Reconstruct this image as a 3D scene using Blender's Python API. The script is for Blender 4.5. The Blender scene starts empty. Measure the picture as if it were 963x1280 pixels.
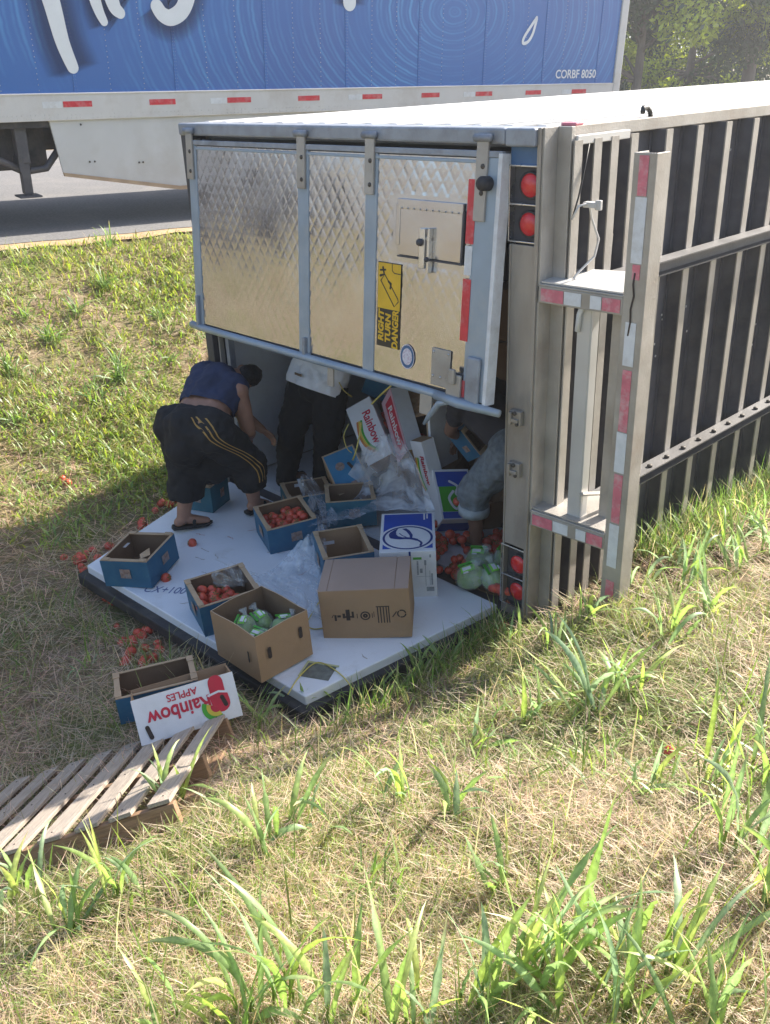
import bpy, bmesh, math, random
import numpy as np
from mathutils import Vector, Matrix, Euler

# ------------------------------------------------------------------ camera, sky, sun, exposure
SC = bpy.context.scene
COL = SC.collection
rng = np.random.default_rng(7)
random.seed(7)

# measured frame of the rolled trailer: columns are its x (roof to underside), y (rear to nose), z (up side)
T3 = np.array([[0.99835, 0.00005, -0.0575], [-0.0015, 0.99965, -0.0263], [0.0575, 0.0263, 0.998]])
u_, s_, v_ = np.linalg.svd(T3)
T3 = u_ @ v_
CAM_POS = np.array([2.518, -3.640, 2.897])
RW = np.array([[0.695, 0.719, 0.023], [0.341, -0.302, -0.890], [-0.633, 0.626, -0.455]])   # rows: right, down, forward
u_, s_, v_ = np.linalg.svd(RW)
RW = u_ @ v_
FOCAL = 1134.95        # in pixels of a 963 x 1280 frame

cam_d = bpy.data.cameras.new('camera')
cam = bpy.data.objects.new('camera', cam_d)
COL.objects.link(cam)
cam_d.sensor_fit = 'VERTICAL'
cam_d.sensor_height = 24.0
cam_d.lens = 24.0 * FOCAL / 1280.0
cam_d.clip_start = 0.05
cam_d.clip_end = 2000
mw = Matrix.Identity(4)
for r in range(3):
    mw[r][0] = RW[0][r]; mw[r][1] = -RW[1][r]; mw[r][2] = -RW[2][r]; mw[r][3] = CAM_POS[r]
cam.matrix_world = mw
SC.camera = cam

SUN_TO = np.array([0.13, 1.0, 0.0]); SUN_TO /= np.linalg.norm(SUN_TO)
SUN_EL = math.radians(38)
wd = bpy.data.worlds.new('World'); SC.world = wd; wd.use_nodes = True
nt = wd.node_tree
bg = nt.nodes['Background']
sky = nt.nodes.new('ShaderNodeTexSky'); sky.sky_type = 'NISHITA'; sky.sun_disc = False
sky.sun_elevation = SUN_EL
sky.sun_rotation = math.atan2(SUN_TO[0], SUN_TO[1])
sky.air_density = 1.0; sky.dust_density = 2.2; sky.ozone_density = 1.0
nt.links.new(sky.outputs[0], bg.inputs[0]); bg.inputs[1].default_value = 0.108
sd = bpy.data.lights.new('sun', 'SUN'); sun = bpy.data.objects.new('sun', sd); COL.objects.link(sun)
sd.energy = 5.0; sd.angle = math.radians(0.6); sd.color = (1.0, 0.93, 0.82)
dv = Vector((SUN_TO[0] * math.cos(SUN_EL), SUN_TO[1] * math.cos(SUN_EL), math.sin(SUN_EL)))
sun.rotation_euler = dv.to_track_quat('Z', 'Y').to_euler()
SC.view_settings.view_transform = 'Standard'; SC.view_settings.look = 'None'
SC.view_settings.exposure = 1.36; SC.view_settings.gamma = 1.0
SC.cycles.use_denoising = True
SC.cycles.max_bounces = 8; SC.cycles.transparent_max_bounces = 16

# ------------------------------------------------------------------ geometry of the view (to place things where they lie)
def ray(px, py):
    v = np.array([(px - 481.5) / FOCAL, (py - 640) / FOCAL, 1.0])
    return RW.T @ v
def hit(px, py, n, p0):
    v = ray(px, py); n = np.asarray(n, float)
    return CAM_POS + v * (n @ (np.asarray(p0, float) - CAM_POS)) / (n @ v)
def trailer_pt(p): return T3 @ np.asarray(p, float)
def on_trailer(px, py, axis, val):
    e = np.eye(3)[axis]
    return T3.T @ hit(px, py, T3 @ e, T3 @ (e * val))
def M4(R, p):
    m = Matrix.Identity(4)
    for i in range(3):
        for j in range(3): m[i][j] = float(R[i][j])
        m[i][3] = float(p[i])
    return m
def rotvec(w):
    w = np.asarray(w, float); t = np.linalg.norm(w) + 1e-12; k = w / t
    K = np.array([[0, -k[2], k[1]], [k[2], 0, -k[0]], [-k[1], k[0], 0]])
    return np.eye(3) + math.sin(t) * K + (1 - math.cos(t)) * K @ K

# ------------------------------------------------------------------ materials
MATS = {}
def mat(name, col, rough=0.6, metal=0.0, var=0.15, scale=6.0, bump=0.0, bscale=60.0, dirt=None, dscale=3.0, damt=0.5,
        trans=0.0, spec=0.5, stretch=None, coat=0.0, alpha=1.0, dlo=0.48, dhi=0.68):
    m = bpy.data.materials.new(name); m.use_nodes = True; N = m.node_tree; n = N.nodes; L = N.links
    b = n['Principled BSDF']
    b.inputs['Roughness'].default_value = rough; b.inputs['Metallic'].default_value = metal
    b.inputs['Specular IOR Level'].default_value = spec
    b.inputs['Alpha'].default_value = alpha
    if coat: b.inputs['Coat Weight'].default_value = coat
    tc = n.new('ShaderNodeTexCoord'); mp = n.new('ShaderNodeMapping'); L.new(tc.outputs['Object'], mp.inputs[0])
    if stretch: mp.inputs['Scale'].default_value = stretch
    nz = n.new('ShaderNodeTexNoise'); nz.inputs['Scale'].default_value = scale; nz.inputs['Detail'].default_value = 6
    L.new(mp.outputs[0], nz.inputs['Vector'])
    mx = n.new('ShaderNodeMix'); mx.data_type = 'RGBA'
    c0 = [min(1, c * (1 - var)) for c in col]; c1 = [min(1, c * (1 + var)) for c in col]
    mx.inputs[6].default_value = (*c0, 1); mx.inputs[7].default_value = (*c1, 1)
    cr = n.new('ShaderNodeMapRange'); cr.inputs[1].default_value = 0.3; cr.inputs[2].default_value = 0.7
    L.new(nz.outputs[0], cr.inputs[0]); L.new(cr.outputs[0], mx.inputs[0])
    out = mx.outputs[2]
    if dirt:
        n2 = n.new('ShaderNodeTexNoise'); n2.inputs['Scale'].default_value = dscale; n2.inputs['Detail'].default_value = 8
        n2.inputs['Roughness'].default_value = 0.7
        L.new(mp.outputs[0], n2.inputs['Vector'])
        r2 = n.new('ShaderNodeMapRange'); r2.inputs[1].default_value = dlo; r2.inputs[2].default_value = dhi; r2.inputs[4].default_value = damt
        L.new(n2.outputs[0], r2.inputs[0])
        m2 = n.new('ShaderNodeMix'); m2.data_type = 'RGBA'; m2.inputs[7].default_value = (*dirt, 1)
        L.new(r2.outputs[0], m2.inputs[0]); L.new(out, m2.inputs[6]); out = m2.outputs[2]
    L.new(out, b.inputs['Base Color'])
    if rough < 0.9:
        rr = n.new('ShaderNodeMapRange'); rr.inputs[3].default_value = max(0.03, rough - 0.1); rr.inputs[4].default_value = min(1, rough + 0.14)
        L.new(nz.outputs[0], rr.inputs[0]); L.new(rr.outputs[0], b.inputs['Roughness'])
    if bump:
        n3 = n.new('ShaderNodeTexNoise'); n3.inputs['Scale'].default_value = bscale; n3.inputs['Detail'].default_value = 4
        L.new(mp.outputs[0], n3.inputs['Vector'])
        bp = n.new('ShaderNodeBump'); bp.inputs['Strength'].default_value = bump; bp.inputs['Distance'].default_value = 0.01
        L.new(n3.outputs[0], bp.inputs['Height']); L.new(bp.outputs[0], b.inputs['Normal'])
    if trans: b.inputs['Transmission Weight'].default_value = trans
    MATS[name] = m
    return m

def film(name, col, alpha, rough=0.2):
    """thin clear plastic: part see-through, part sheen"""
    m = bpy.data.materials.new(name); m.use_nodes = True; N = m.node_tree; n = N.nodes; L = N.links
    b = n['Principled BSDF']; b.inputs['Base Color'].default_value = (*col, 1); b.inputs['Roughness'].default_value = rough
    b.inputs['Specular IOR Level'].default_value = 0.8
    tc = n.new('ShaderNodeTexCoord'); mp = n.new('ShaderNodeMapping'); L.new(tc.outputs['Object'], mp.inputs[0])
    mp.inputs['Scale'].default_value = (4, 13, 5)
    nz = n.new('ShaderNodeTexNoise'); nz.inputs['Scale'].default_value = 1.2; nz.inputs['Detail'].default_value = 3; nz.inputs['Distortion'].default_value = .6
    L.new(mp.outputs[0], nz.inputs['Vector'])
    r = n.new('ShaderNodeMapRange'); r.inputs[1].default_value = 0.35; r.inputs[2].default_value = 0.7
    r.inputs[3].default_value = alpha * 0.35; r.inputs[4].default_value = min(1, alpha * 1.7)
    L.new(nz.outputs[0], r.inputs[0]); L.new(r.outputs[0], b.inputs['Alpha'])
    MATS[name] = m
    return m

def leafmat(name, transl=0.45, gloss=0.12):
    m = bpy.data.materials.new(name); m.use_nodes = True; N = m.node_tree; n = N.nodes; L = N.links
    n.remove(n['Principled BSDF'])
    o = n['Material Output']
    at = n.new('ShaderNodeAttribute'); at.attribute_name = 'Col'
    d = n.new('ShaderNodeBsdfDiffuse'); t = n.new('ShaderNodeBsdfTranslucent'); g = n.new('ShaderNodeBsdfGlossy')
    g.inputs['Roughness'].default_value = 0.5; g.inputs['Color'].default_value = (0.9, 0.95, 0.9, 1)
    hs = n.new('ShaderNodeHueSaturation'); hs.inputs['Saturation'].default_value = 1.15; hs.inputs['Value'].default_value = 1.5
    tc = n.new('ShaderNodeTexCoord'); nz = n.new('ShaderNodeTexNoise'); nz.inputs['Scale'].default_value = 55; nz.inputs['Detail'].default_value = 5
    L.new(tc.outputs['Object'], nz.inputs['Vector'])
    rr = n.new('ShaderNodeMapRange'); rr.inputs[1].default_value = .3; rr.inputs[2].default_value = .7; rr.inputs[3].default_value = .72; rr.inputs[4].default_value = 1.25
    L.new(nz.outputs[0], rr.inputs[0])
    vm = n.new('ShaderNodeVectorMath'); vm.operation = 'SCALE'; L.new(at.outputs[0], vm.inputs[0]); L.new(rr.outputs[0], vm.inputs['Scale'])
    L.new(vm.outputs[0], d.inputs[0]); L.new(vm.outputs[0], hs.inputs['Color']); L.new(hs.outputs[0], t.inputs[0])
    a = n.new('ShaderNodeMixShader'); a.inputs[0].default_value = transl
    L.new(d.outputs[0], a.inputs[1]); L.new(t.outputs[0], a.inputs[2])
    b = n.new('ShaderNodeMixShader'); b.inputs[0].default_value = gloss
    L.new(a.outputs[0], b.inputs[1]); L.new(g.outputs[0], b.inputs[2])
    L.new(b.outputs[0], o.inputs[0])
    MATS[name] = m
    return m

M = MATS
mat('galvanised', (0.41, 0.385, 0.35), 0.5, 0.35, 0.18, 5, 0.15, 80, (0.30, 0.25, 0.20), 2.2, 0.55)
mat('post_steel', (0.35, 0.325, 0.295), 0.45, 0.45, 0.16, 7, 0.2, 90, (0.20, 0.17, 0.14), 2.5, 0.6, stretch=(1, 1, .35))
mat('rail_dark', (0.17, 0.165, 0.165), 0.55, 0.3, 0.2, 6, 0.2, 60, (0.10, 0.09, 0.08), 3, 0.6)
mat('side_sheet', (0.22, 0.22, 0.23), 0.4, 0.2, 0.1, 4, 0, 60, (0.3, 0.29, 0.28), 1.4, 0.4)
mat('sun_white', (0.56, 0.555, 0.54), 0.38, 0.25, 0.08, 4, 0, 60, (0.6, 0.57, 0.53), 1.4, 0.4)
mat('rail_grey', (0.30, 0.33, 0.38), 0.5, 0.3, 0.15, 8, 0.2, 60, (0.16, 0.15, 0.15), 5, 0.6)
mat('door_paint', (0.30, 0.37, 0.45), 0.42, 0.25, 0.10, 5, 0.1, 60, (0.42, 0.44, 0.45), 3, 0.45)
mat('stainless', (0.52, 0.545, 0.60), 0.16, 1.0, 0.06, 5, 0.04, 25, (0.46, 0.45, 0.44), 3.5, 0.35)
mat('stainless_flat', (0.52, 0.52, 0.54), 0.2, 1.0, 0.06, 5, 0.05, 30, (0.5, 0.47, 0.42), 3.5, 0.3)
mat('dark_frame', (0.07, 0.07, 0.08), 0.6, 0.2, 0.3, 6, 0.2, 40, (0.2, 0.17, 0.14), 4, 0.4)
mat('rubber', (0.025, 0.025, 0.03), 0.6, 0, 0.3, 8, 0.2, 60, (0.13, 0.12, 0.10), 5, 0.4)
mat('liner_white', (0.66, 0.68, 0.72), 0.35, 0, 0.05, 3, 0.06, 12, (0.45, 0.45, 0.46), 1.6, 0.4)
mat('door_white', (0.74, 0.77, 0.82), 0.34, 0, 0.05, 3, 0.10, 7, (0.44, 0.41, 0.36), 3.2, 0.5, dlo=.54, dhi=.74)
mat('underfloor', (0.115, 0.115, 0.130), 0.75, 0, 0.35, 5, 0.2, 40, (0.20, 0.18, 0.165), 2.6, 0.5)
mat('floor_alu', (0.34, 0.34, 0.34), 0.45, 0.6, 0.15, 6, 0.1, 40, (0.15, 0.12, 0.1), 3, 0.5)
mat('lens_red', (0.62, 0.02, 0.025), 0.16, 0, 0.1, 20, 0.1, 120, spec=0.7)
mat('tape_red', (0.60, 0.035, 0.05), 0.35, 0, 0.12, 20, 0, 60, (0.62, 0.45, 0.45), 9, 0.4)
mat('tape_pink', (0.62, 0.17, 0.22), 0.45, 0, 0.15, 20, 0, 60, (0.58, 0.46, 0.45), 11, 0.85)
mat('tape_white', (0.68, 0.70, 0.73), 0.35, 0, 0.08, 20, 0, 60, (0.48, 0.46, 0.43), 9, 0.5)
mat('decal_yellow', (0.72, 0.44, 0.02), 0.4, 0, 0.1, 9)
mat('decal_black', (0.025, 0.023, 0.02), 0.4, 0, 0.2, 9)
mat('decal_blue', (0.05, 0.13, 0.27), 0.4, 0, 0.1, 20)
mat('decal_pale', (0.68, 0.66, 0.72), 0.4, 0, 0.1, 60, dirt=(0.36, 0.16, 0.30), dscale=90, damt=0.8)
mat('wire_dark', (0.03, 0.03, 0.03), 0.5)
mat('wire_pale', (0.6, 0.58, 0.55), 0.5)
mat('chrome', (0.6, 0.6, 0.6), 0.25, 1.0, 0.1, 9)
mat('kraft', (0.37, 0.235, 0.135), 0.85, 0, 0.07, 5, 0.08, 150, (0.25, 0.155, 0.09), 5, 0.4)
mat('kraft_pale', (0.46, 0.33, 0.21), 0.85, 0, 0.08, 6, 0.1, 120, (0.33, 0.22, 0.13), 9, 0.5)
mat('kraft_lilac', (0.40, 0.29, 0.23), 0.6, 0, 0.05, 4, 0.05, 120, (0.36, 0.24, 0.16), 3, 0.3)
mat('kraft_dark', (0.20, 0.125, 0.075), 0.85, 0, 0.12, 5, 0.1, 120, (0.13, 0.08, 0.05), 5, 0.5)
mat('carton_blue', (0.022, 0.115, 0.21), 0.6, 0, 0.12, 7, 0.06, 120, (0.05, 0.16, 0.22), 8, 0.5)
mat('carton_bright', (0.03, 0.19, 0.36), 0.55, 0, 0.1, 7, 0.06, 120, (0.08, 0.24, 0.36), 10, 0.5)
mat('carton_teal', (0.02, 0.12, 0.17), 0.6, 0, 0.12, 7, 0.06, 120, (0.06, 0.17, 0.2), 8, 0.5)
mat('carton_white', (0.72, 0.72, 0.74), 0.55, 0, 0.04, 7, 0.05, 120, (0.55, 0.53, 0.52), 5, 0.4)
mat('print_blue', (0.02, 0.075, 0.40), 0.5, 0, 0.1, 9)
mat('print_navy', (0.015, 0.04, 0.20), 0.5, 0, 0.1, 9)
mat('print_red', (0.52, 0.02, 0.05), 0.5, 0, 0.12, 12)
mat('print_pink', (0.62, 0.40, 0.45), 0.5, 0, 0.12, 12)
mat('print_green', (0.07, 0.36, 0.035), 0.5, 0, 0.1, 12)
mat('print_yellow', (0.66, 0.50, 0.06), 0.5, 0, 0.1, 12)
mat('print_orange', (0.55, 0.2, 0.05), 0.5, 0, 0.1, 12)
mat('scuff', (0.42, 0.40, 0.38), 0.6, 0, 0.2, 30)
mat('juice', (0.52, 0.30, 0.26), 0.3, 0, 0.2, 30)
mat('ink', (0.05, 0.035, 0.03), 0.7, 0, 0.3, 30)
mat('ink_grey', (0.28, 0.30, 0.33), 0.7, 0, 0.3, 30)
mat('ink_pen', (0.14, 0.18, 0.34), 0.7, 0, 0.3, 30)
mat('picture', (0.30, 0.20, 0.16), 0.6, 0, 0.6, 35, dirt=(0.12, 0.2, 0.24), dscale=25, damt=0.9)
mat('tomato', (0.60, 0.085, 0.05), 0.34, 0, 0.25, 14, 0.05, 60, (0.62, 0.20, 0.09), 9, 0.6)
mat('calyx', (0.06, 0.16, 0.03), 0.7)
mat('lettuce', (0.22, 0.36, 0.085), 0.5, 0, 0.3, 9, 0.9, 14, (0.46, 0.56, 0.26), 7, 0.6)
mat('lime_label', (0.22, 0.62, 0.06), 0.4, 0, 0.12, 15)
film('clear_bag', (0.86, 0.92, 0.92), 0.22, 0.12)
film('wrap_film', (0.80, 0.88, 0.96), 0.36, 0.25)
film('grey_film', (0.78, 0.82, 0.90), 0.34, 0.25)
mat('strap_yellow', (0.66, 0.55, 0.13), 0.5)
mat('pouch_grey', (0.16, 0.17, 0.15), 0.4, 0, 0.3, 25)
mat('pouch_edge', (0.55, 0.55, 0.30), 0.5)
mat('wood', (0.42, 0.35, 0.285), 0.85, 0, 0.3, 9, 0.5, 60, (0.42, 0.37, 0.32), 4, 0.7, stretch=(1, 14, 14))
mat('wood_brown', (0.34, 0.205, 0.12), 0.85, 0, 0.3, 9, 0.5, 60, (0.36, 0.26, 0.18), 4, 0.6, stretch=(14, 1, 14))
mat('nail', (0.1, 0.09, 0.08), 0.6, 0.6)
mat('asphalt', (0.17, 0.165, 0.165), 0.9, 0, 0.25, 30, 0.5, 200, (0.24, 0.225, 0.21), 1.2, 0.6)
mat('dirt_edge', (0.42, 0.29, 0.17), 0.95, 0, 0.25, 8, 0.6, 60)
mat('truck_white', (0.62, 0.61, 0.60), 0.45, 0, 0.05, 3, 0, 50, (0.42, 0.38, 0.34), 1.5, 0.6)
mat('truck_skirt', (0.58, 0.585, 0.59), 0.5, 0, 0.05, 2, 0, 50, (0.45, 0.43, 0.40), 1.2, 0.5)
mat('skirt_edge', (0.42, 0.31, 0.21), 0.7, 0, 0.2, 4)
mat('truck_dark', (0.05, 0.05, 0.055), 0.6, 0.2, 0.3, 6, 0.2, 40, (0.15, 0.13, 0.12), 4, 0.5)
mat('truck_leg', (0.10, 0.10, 0.115), 0.55, 0.3, 0.2, 6, 0.2, 40, (0.22, 0.21, 0.2), 4, 0.5)
mat('tyre', (0.02, 0.02, 0.02), 0.85, 0, 0.3, 9, 0.4, 40)
mat('letter_white', (0.76, 0.79, 0.82), 0.4, 0, 0.04, 5)
mat('skin_tan', (0.34, 0.175, 0.115), 0.5, 0, 0.12, 18, 0.12, 120)
mat('skin_deep', (0.20, 0.105, 0.07), 0.5, 0, 0.12, 18, 0.12, 120)
mat('hair_black', (0.012, 0.011, 0.012), 0.55, 0, 0.3, 60, 0.8, 120)
mat('cloth_black', (0.014, 0.014, 0.016), 0.85, 0, 0.25, 9, 0.3, 30)
mat('cloth_navy', (0.022, 0.032, 0.075), 0.8, 0, 0.2, 9, 0.3, 40)
mat('cloth_white', (0.80, 0.80, 0.82), 0.85, 0, 0.06, 9, 0.2, 60)
mat('cloth_char', (0.03, 0.028, 0.036), 0.85, 0, 0.2, 9, 0.3, 40)
mat('denim', (0.13, 0.155, 0.18), 0.85, 0, 0.35, 22, 0.3, 90, (0.2, 0.23, 0.26), 5, 0.6)
mat('denim_pale', (0.33, 0.36, 0.38), 0.85, 0, 0.2, 22)
mat('gold_thread', (0.40, 0.24, 0.06), 0.6)
mat('sandal', (0.02, 0.02, 0.02), 0.7)
mat('bark', (0.16, 0.13, 0.11), 0.9, 0, 0.35, 5, 0.7, 14, (0.25, 0.22, 0.2), 2, 0.5, stretch=(1, 1, .2))
leafmat('grass_blade', 0.52, 0.03)
leafmat('grass_leaf', 0.50, 0.06)
leafmat('tree_leaf', 0.50, 0.05)

def blueprint_mat():
    """printed blue side of the parked trailer: blue with pale swirling streaks (flat print)"""
    m = bpy.data.materials.new('truck_blue'); m.use_nodes = True; N = m.node_tree; n = N.nodes; L = N.links
    b = n['Principled BSDF']; b.inputs['Roughness'].default_value = 0.35
    tc = n.new('ShaderNodeTexCoord'); mp = n.new('ShaderNodeMapping'); L.new(tc.outputs['Object'], mp.inputs[0])
    mp.inputs['Location'].default_value = (0, -4.3, -3.0)
    mp.inputs['Scale'].default_value = (0.01, 0.75, 1.25)
    w = n.new('ShaderNodeTexWave'); w.wave_type = 'RINGS'; w.rings_direction = 'SPHERICAL'
    w.inputs['Scale'].default_value = 2.4; w.inputs['Distortion'].default_value = 1.6; w.inputs['Detail'].default_value = 3; w.inputs['Detail Scale'].default_value = 0.9
    L.new(mp.outputs[0], w.inputs[0])
    w2 = n.new('ShaderNodeTexWave'); w2.wave_type = 'RINGS'; w2.rings_direction = 'SPHERICAL'
    w2.inputs['Scale'].default_value = 6.1; w2.inputs['Distortion'].default_value = 2.5; w2.inputs['Detail'].default_value = 2
    L.new(mp.outputs[0], w2.inputs[0])
    nz = n.new('ShaderNodeTexNoise'); nz.inputs['Scale'].default_value = 0.9; nz.inputs['Detail'].default_value = 3
    L.new(tc.outputs['Object'], nz.inputs[0])
    mul = n.new('ShaderNodeMath'); mul.operation = 'MULTIPLY'; L.new(w.outputs['Fac'], mul.inputs[0]); L.new(w2.outputs['Fac'], mul.inputs[1])
    mr0 = n.new('ShaderNodeMapRange'); mr0.inputs[1].default_value = 0.35; mr0.inputs[2].default_value = 0.75; L.new(nz.outputs[0], mr0.inputs[0])
    mu2 = n.new('ShaderNodeMath'); mu2.operation = 'MULTIPLY'; L.new(mul.outputs[0], mu2.inputs[0]); L.new(mr0.outputs[0], mu2.inputs[1])
    c1 = n.new('ShaderNodeMix'); c1.data_type = 'RGBA'
    c1.inputs[6].default_value = (0.05, 0.155, 0.45, 1); c1.inputs[7].default_value = (0.13, 0.42, 0.74, 1)
    L.new(mu2.outputs[0], c1.inputs[0])
    c2 = n.new('ShaderNodeMix'); c2.data_type = 'RGBA'; c2.inputs[7].default_value = (0.07, 0.13, 0.38, 1)
    n2 = n.new('ShaderNodeTexNoise'); n2.inputs['Scale'].default_value = 0.45; L.new(tc.outputs['Object'], n2.inputs[0])
    r2 = n.new('ShaderNodeMapRange'); r2.inputs[1].default_value = 0.45; r2.inputs[2].default_value = 0.7; r2.inputs[4].default_value = 0.5
    L.new(n2.outputs[0], r2.inputs[0]); L.new(r2.outputs[0], c2.inputs[0]); L.new(c1.outputs[2], c2.inputs[6])
    L.new(c2.outputs[2], b.inputs['Base Color'])
    M['truck_blue'] = m
blueprint_mat()

def fade_mat():
    m = bpy.data.materials.new('letter_halo'); m.use_nodes = True; N = m.node_tree; n = N.nodes; L = N.links
    b = n['Principled BSDF']; b.inputs['Base Color'].default_value = (0.02, 0.03, 0.10, 1); b.inputs['Roughness'].default_value = 0.4
    at = n.new('ShaderNodeAttribute'); at.attribute_name = 'Col'
    L.new(at.outputs['Fac'], b.inputs['Alpha'])
    M['letter_halo'] = m
fade_mat()

def ground_mat():
    m = bpy.data.materials.new('ground_thatch'); m.use_nodes = True; N = m.node_tree; n = N.nodes; L = N.links
    b = n['Principled BSDF']; b.inputs['Roughness'].default_value = 0.95; b.inputs['Specular IOR Level'].default_value = 0.1
    tc = n.new('ShaderNodeTexCoord')
    def noise(s, d=6, r=0.6):
        q = n.new('ShaderNodeTexNoise'); q.inputs['Scale'].default_value = s; q.inputs['Detail'].default_value = d; q.inputs['Roughness'].default_value = r
        L.new(tc.outputs['Object'], q.inputs[0]); return q
    def rng_(q, a, b_):
        r = n.new('ShaderNodeMapRange'); r.inputs[1].default_value = a; r.inputs[2].default_value = b_; L.new(q.outputs[0], r.inputs[0]); return r
    def mix(f, a, c):
        x = n.new('ShaderNodeMix'); x.data_type = 'RGBA'; L.new(f.outputs[0], x.inputs[0])
        if isinstance(a, tuple): x.inputs[6].default_value = (*a, 1)
        else: L.new(a.outputs[2], x.inputs[6])
        x.inputs[7].default_value = (*c, 1); return x
    a = mix(rng_(noise(40, 8, 0.75), .35, .68), (0.15, 0.11, 0.07), (0.54, 0.43, 0.30))
    c = mix(rng_(noise(1.1, 5), .47, .66), a, (0.16, 0.19, 0.06))
    e = mix(rng_(noise(2.6, 5), .58, .72), c, (0.15, 0.10, 0.06))
    L.new(e.outputs[2], b.inputs['Base Color'])
    bp = n.new('ShaderNodeBump'); bp.inputs['Strength'].default_value = 0.9; bp.inputs['Distance'].default_value = 0.03
    L.new(noise(55, 8, 0.8).outputs[0], bp.inputs['Height']); L.new(bp.outputs[0], b.inputs['Normal'])
    M['ground_thatch'] = m
ground_mat()

# ------------------------------------------------------------------ mesh builders
class MB:
    def __init__(s): s.v = []; s.f = []; s.m = []; s.s = []
    def add(s, vs, fs, m=0, sm=False, X=None):
        o = len(s.v)
        for p in vs:
            p = Vector(p)
            s.v.append(tuple(X @ p) if X is not None else tuple(p))
        for f in fs:
            s.f.append(tuple(i + o for i in f)); s.m.append(m); s.s.append(sm)
        return s
    def box(s, x0, x1, y0, y1, z0, z1, m=0, X=None, fm=None):
        """fm: six material slots for -x,+x,-y,+y,-z,+z"""
        vs = [(x0, y0, z0), (x1, y0, z0), (x1, y1, z0), (x0, y1, z0), (x0, y0, z1), (x1, y0, z1), (x1, y1, z1), (x0, y1, z1)]
        fs = [(0, 4, 7, 3), (1, 2, 6, 5), (0, 1, 5, 4), (3, 7, 6, 2), (0, 3, 2, 1), (4, 5, 6, 7)]
        if fm is None: return s.add(vs, fs, m, False, X)
        for f, k in zip(fs, fm): s.add([vs[i] for i in f], [(0, 1, 2, 3)], k, False, X)
        return s
    def prism(s, poly, h, m=0, X=None):
        n = len(poly)
        vs = [(x, y, 0) for x, y in poly] + [(x, y, h) for x, y in poly]
        fs = [tuple(range(n))[::-1], tuple(range(n, 2 * n))] + [(i, (i + 1) % n, (i + 1) % n + n, i + n) for i in range(n)]
        return s.add(vs, fs, m, False, X)
    def tube(s, pts, r, n=8, m=0, X=None, caps=True):
        pts = [Vector(p) for p in pts]; rs = r if isinstance(r, (list, tuple)) else [r] * len(pts)
        vs = []; fs = []; ref = None
        for i, p in enumerate(pts):
            d = (pts[min(i + 1, len(pts) - 1)] - pts[max(i - 1, 0)]).normalized()
            if ref is None: ref = d.orthogonal().normalized()
            ref = (ref - d * ref.dot(d)); ref = ref.normalized() if ref.length > 1e-6 else d.orthogonal().normalized()
            b = d.cross(ref)
            for k in range(n):
                a = 2 * math.pi * k / n
                vs.append(p + (ref * math.cos(a) + b * math.sin(a)) * rs[i])
        for i in range(len(pts) - 1):
            for k in range(n): fs.append((i * n + k, i * n + (k + 1) % n, (i + 1) * n + (k + 1) % n, (i + 1) * n + k))
        if caps:
            fs.append(tuple(range(n))[::-1]); fs.append(tuple(range((len(pts) - 1) * n, len(pts) * n)))
        return s.add(vs, fs, m, True, X)
    def lathe(s, prof, n=20, m=0, X=None, sm=True):
        """prof: (radius, z) pairs"""
        vs = []; fs = []
        for r, z in prof:
            for k in range(n):
                a = 2 * math.pi * k / n; vs.append((r * math.cos(a), r * math.sin(a), z))
        for i in range(len(prof) - 1):
            for k in range(n): fs.append((i * n + k, i * n + (k + 1) % n, (i + 1) * n + (k + 1) % n, (i + 1) * n + k))
        fs.append(tuple(range(n))[::-1]); fs.append(tuple(range((len(prof) - 1) * n, len(prof) * n)))
        return s.add(vs, fs, m, sm, X)
    def ball(s, c, r, nu=12, nv=8, m=0, X=None):
        c = Vector(c); rr = r if isinstance(r, (tuple, list)) else (r, r, r)
        vs = [c + Vector((0, 0, rr[2]))]; fs = []
        for i in range(1, nv):
            t = math.pi * i / nv
            for k in range(nu):
                a = 2 * math.pi * k / nu
                vs.append(c + Vector((rr[0] * math.sin(t) * math.cos(a), rr[1] * math.sin(t) * math.sin(a), rr[2] * math.cos(t))))
        vs.append(c - Vector((0, 0, rr[2])))
        for k in range(nu):
            fs.append((0, 1 + k, 1 + (k + 1) % nu))
            for i in range(nv - 2):
                a = 1 + i * nu + k; b = 1 + i * nu + (k + 1) % nu
                fs.append((a, a + nu, b + nu, b))
            fs.append((1 + (nv - 2) * nu + k, len(vs) - 1, 1 + (nv - 2) * nu + (k + 1) % nu))
        return s.add(vs, fs, m, True, X)
    def capsule(s, a, b, ra, rb, n=12):
        a = Vector(a); b = Vector(b)
        s.ball(a, ra, n, 8); s.ball(b, rb, n, 8)
        if (b - a).length > 1e-4: s.tube([a, b], [ra, rb], n)
        return s
    def mesh(s, name):
        me = bpy.data.meshes.new(name); me.from_pydata(s.v, [], s.f)
        me.polygons.foreach_set('material_index', s.m); me.polygons.foreach_set('use_smooth', s.s); me.update()
        return me

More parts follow.
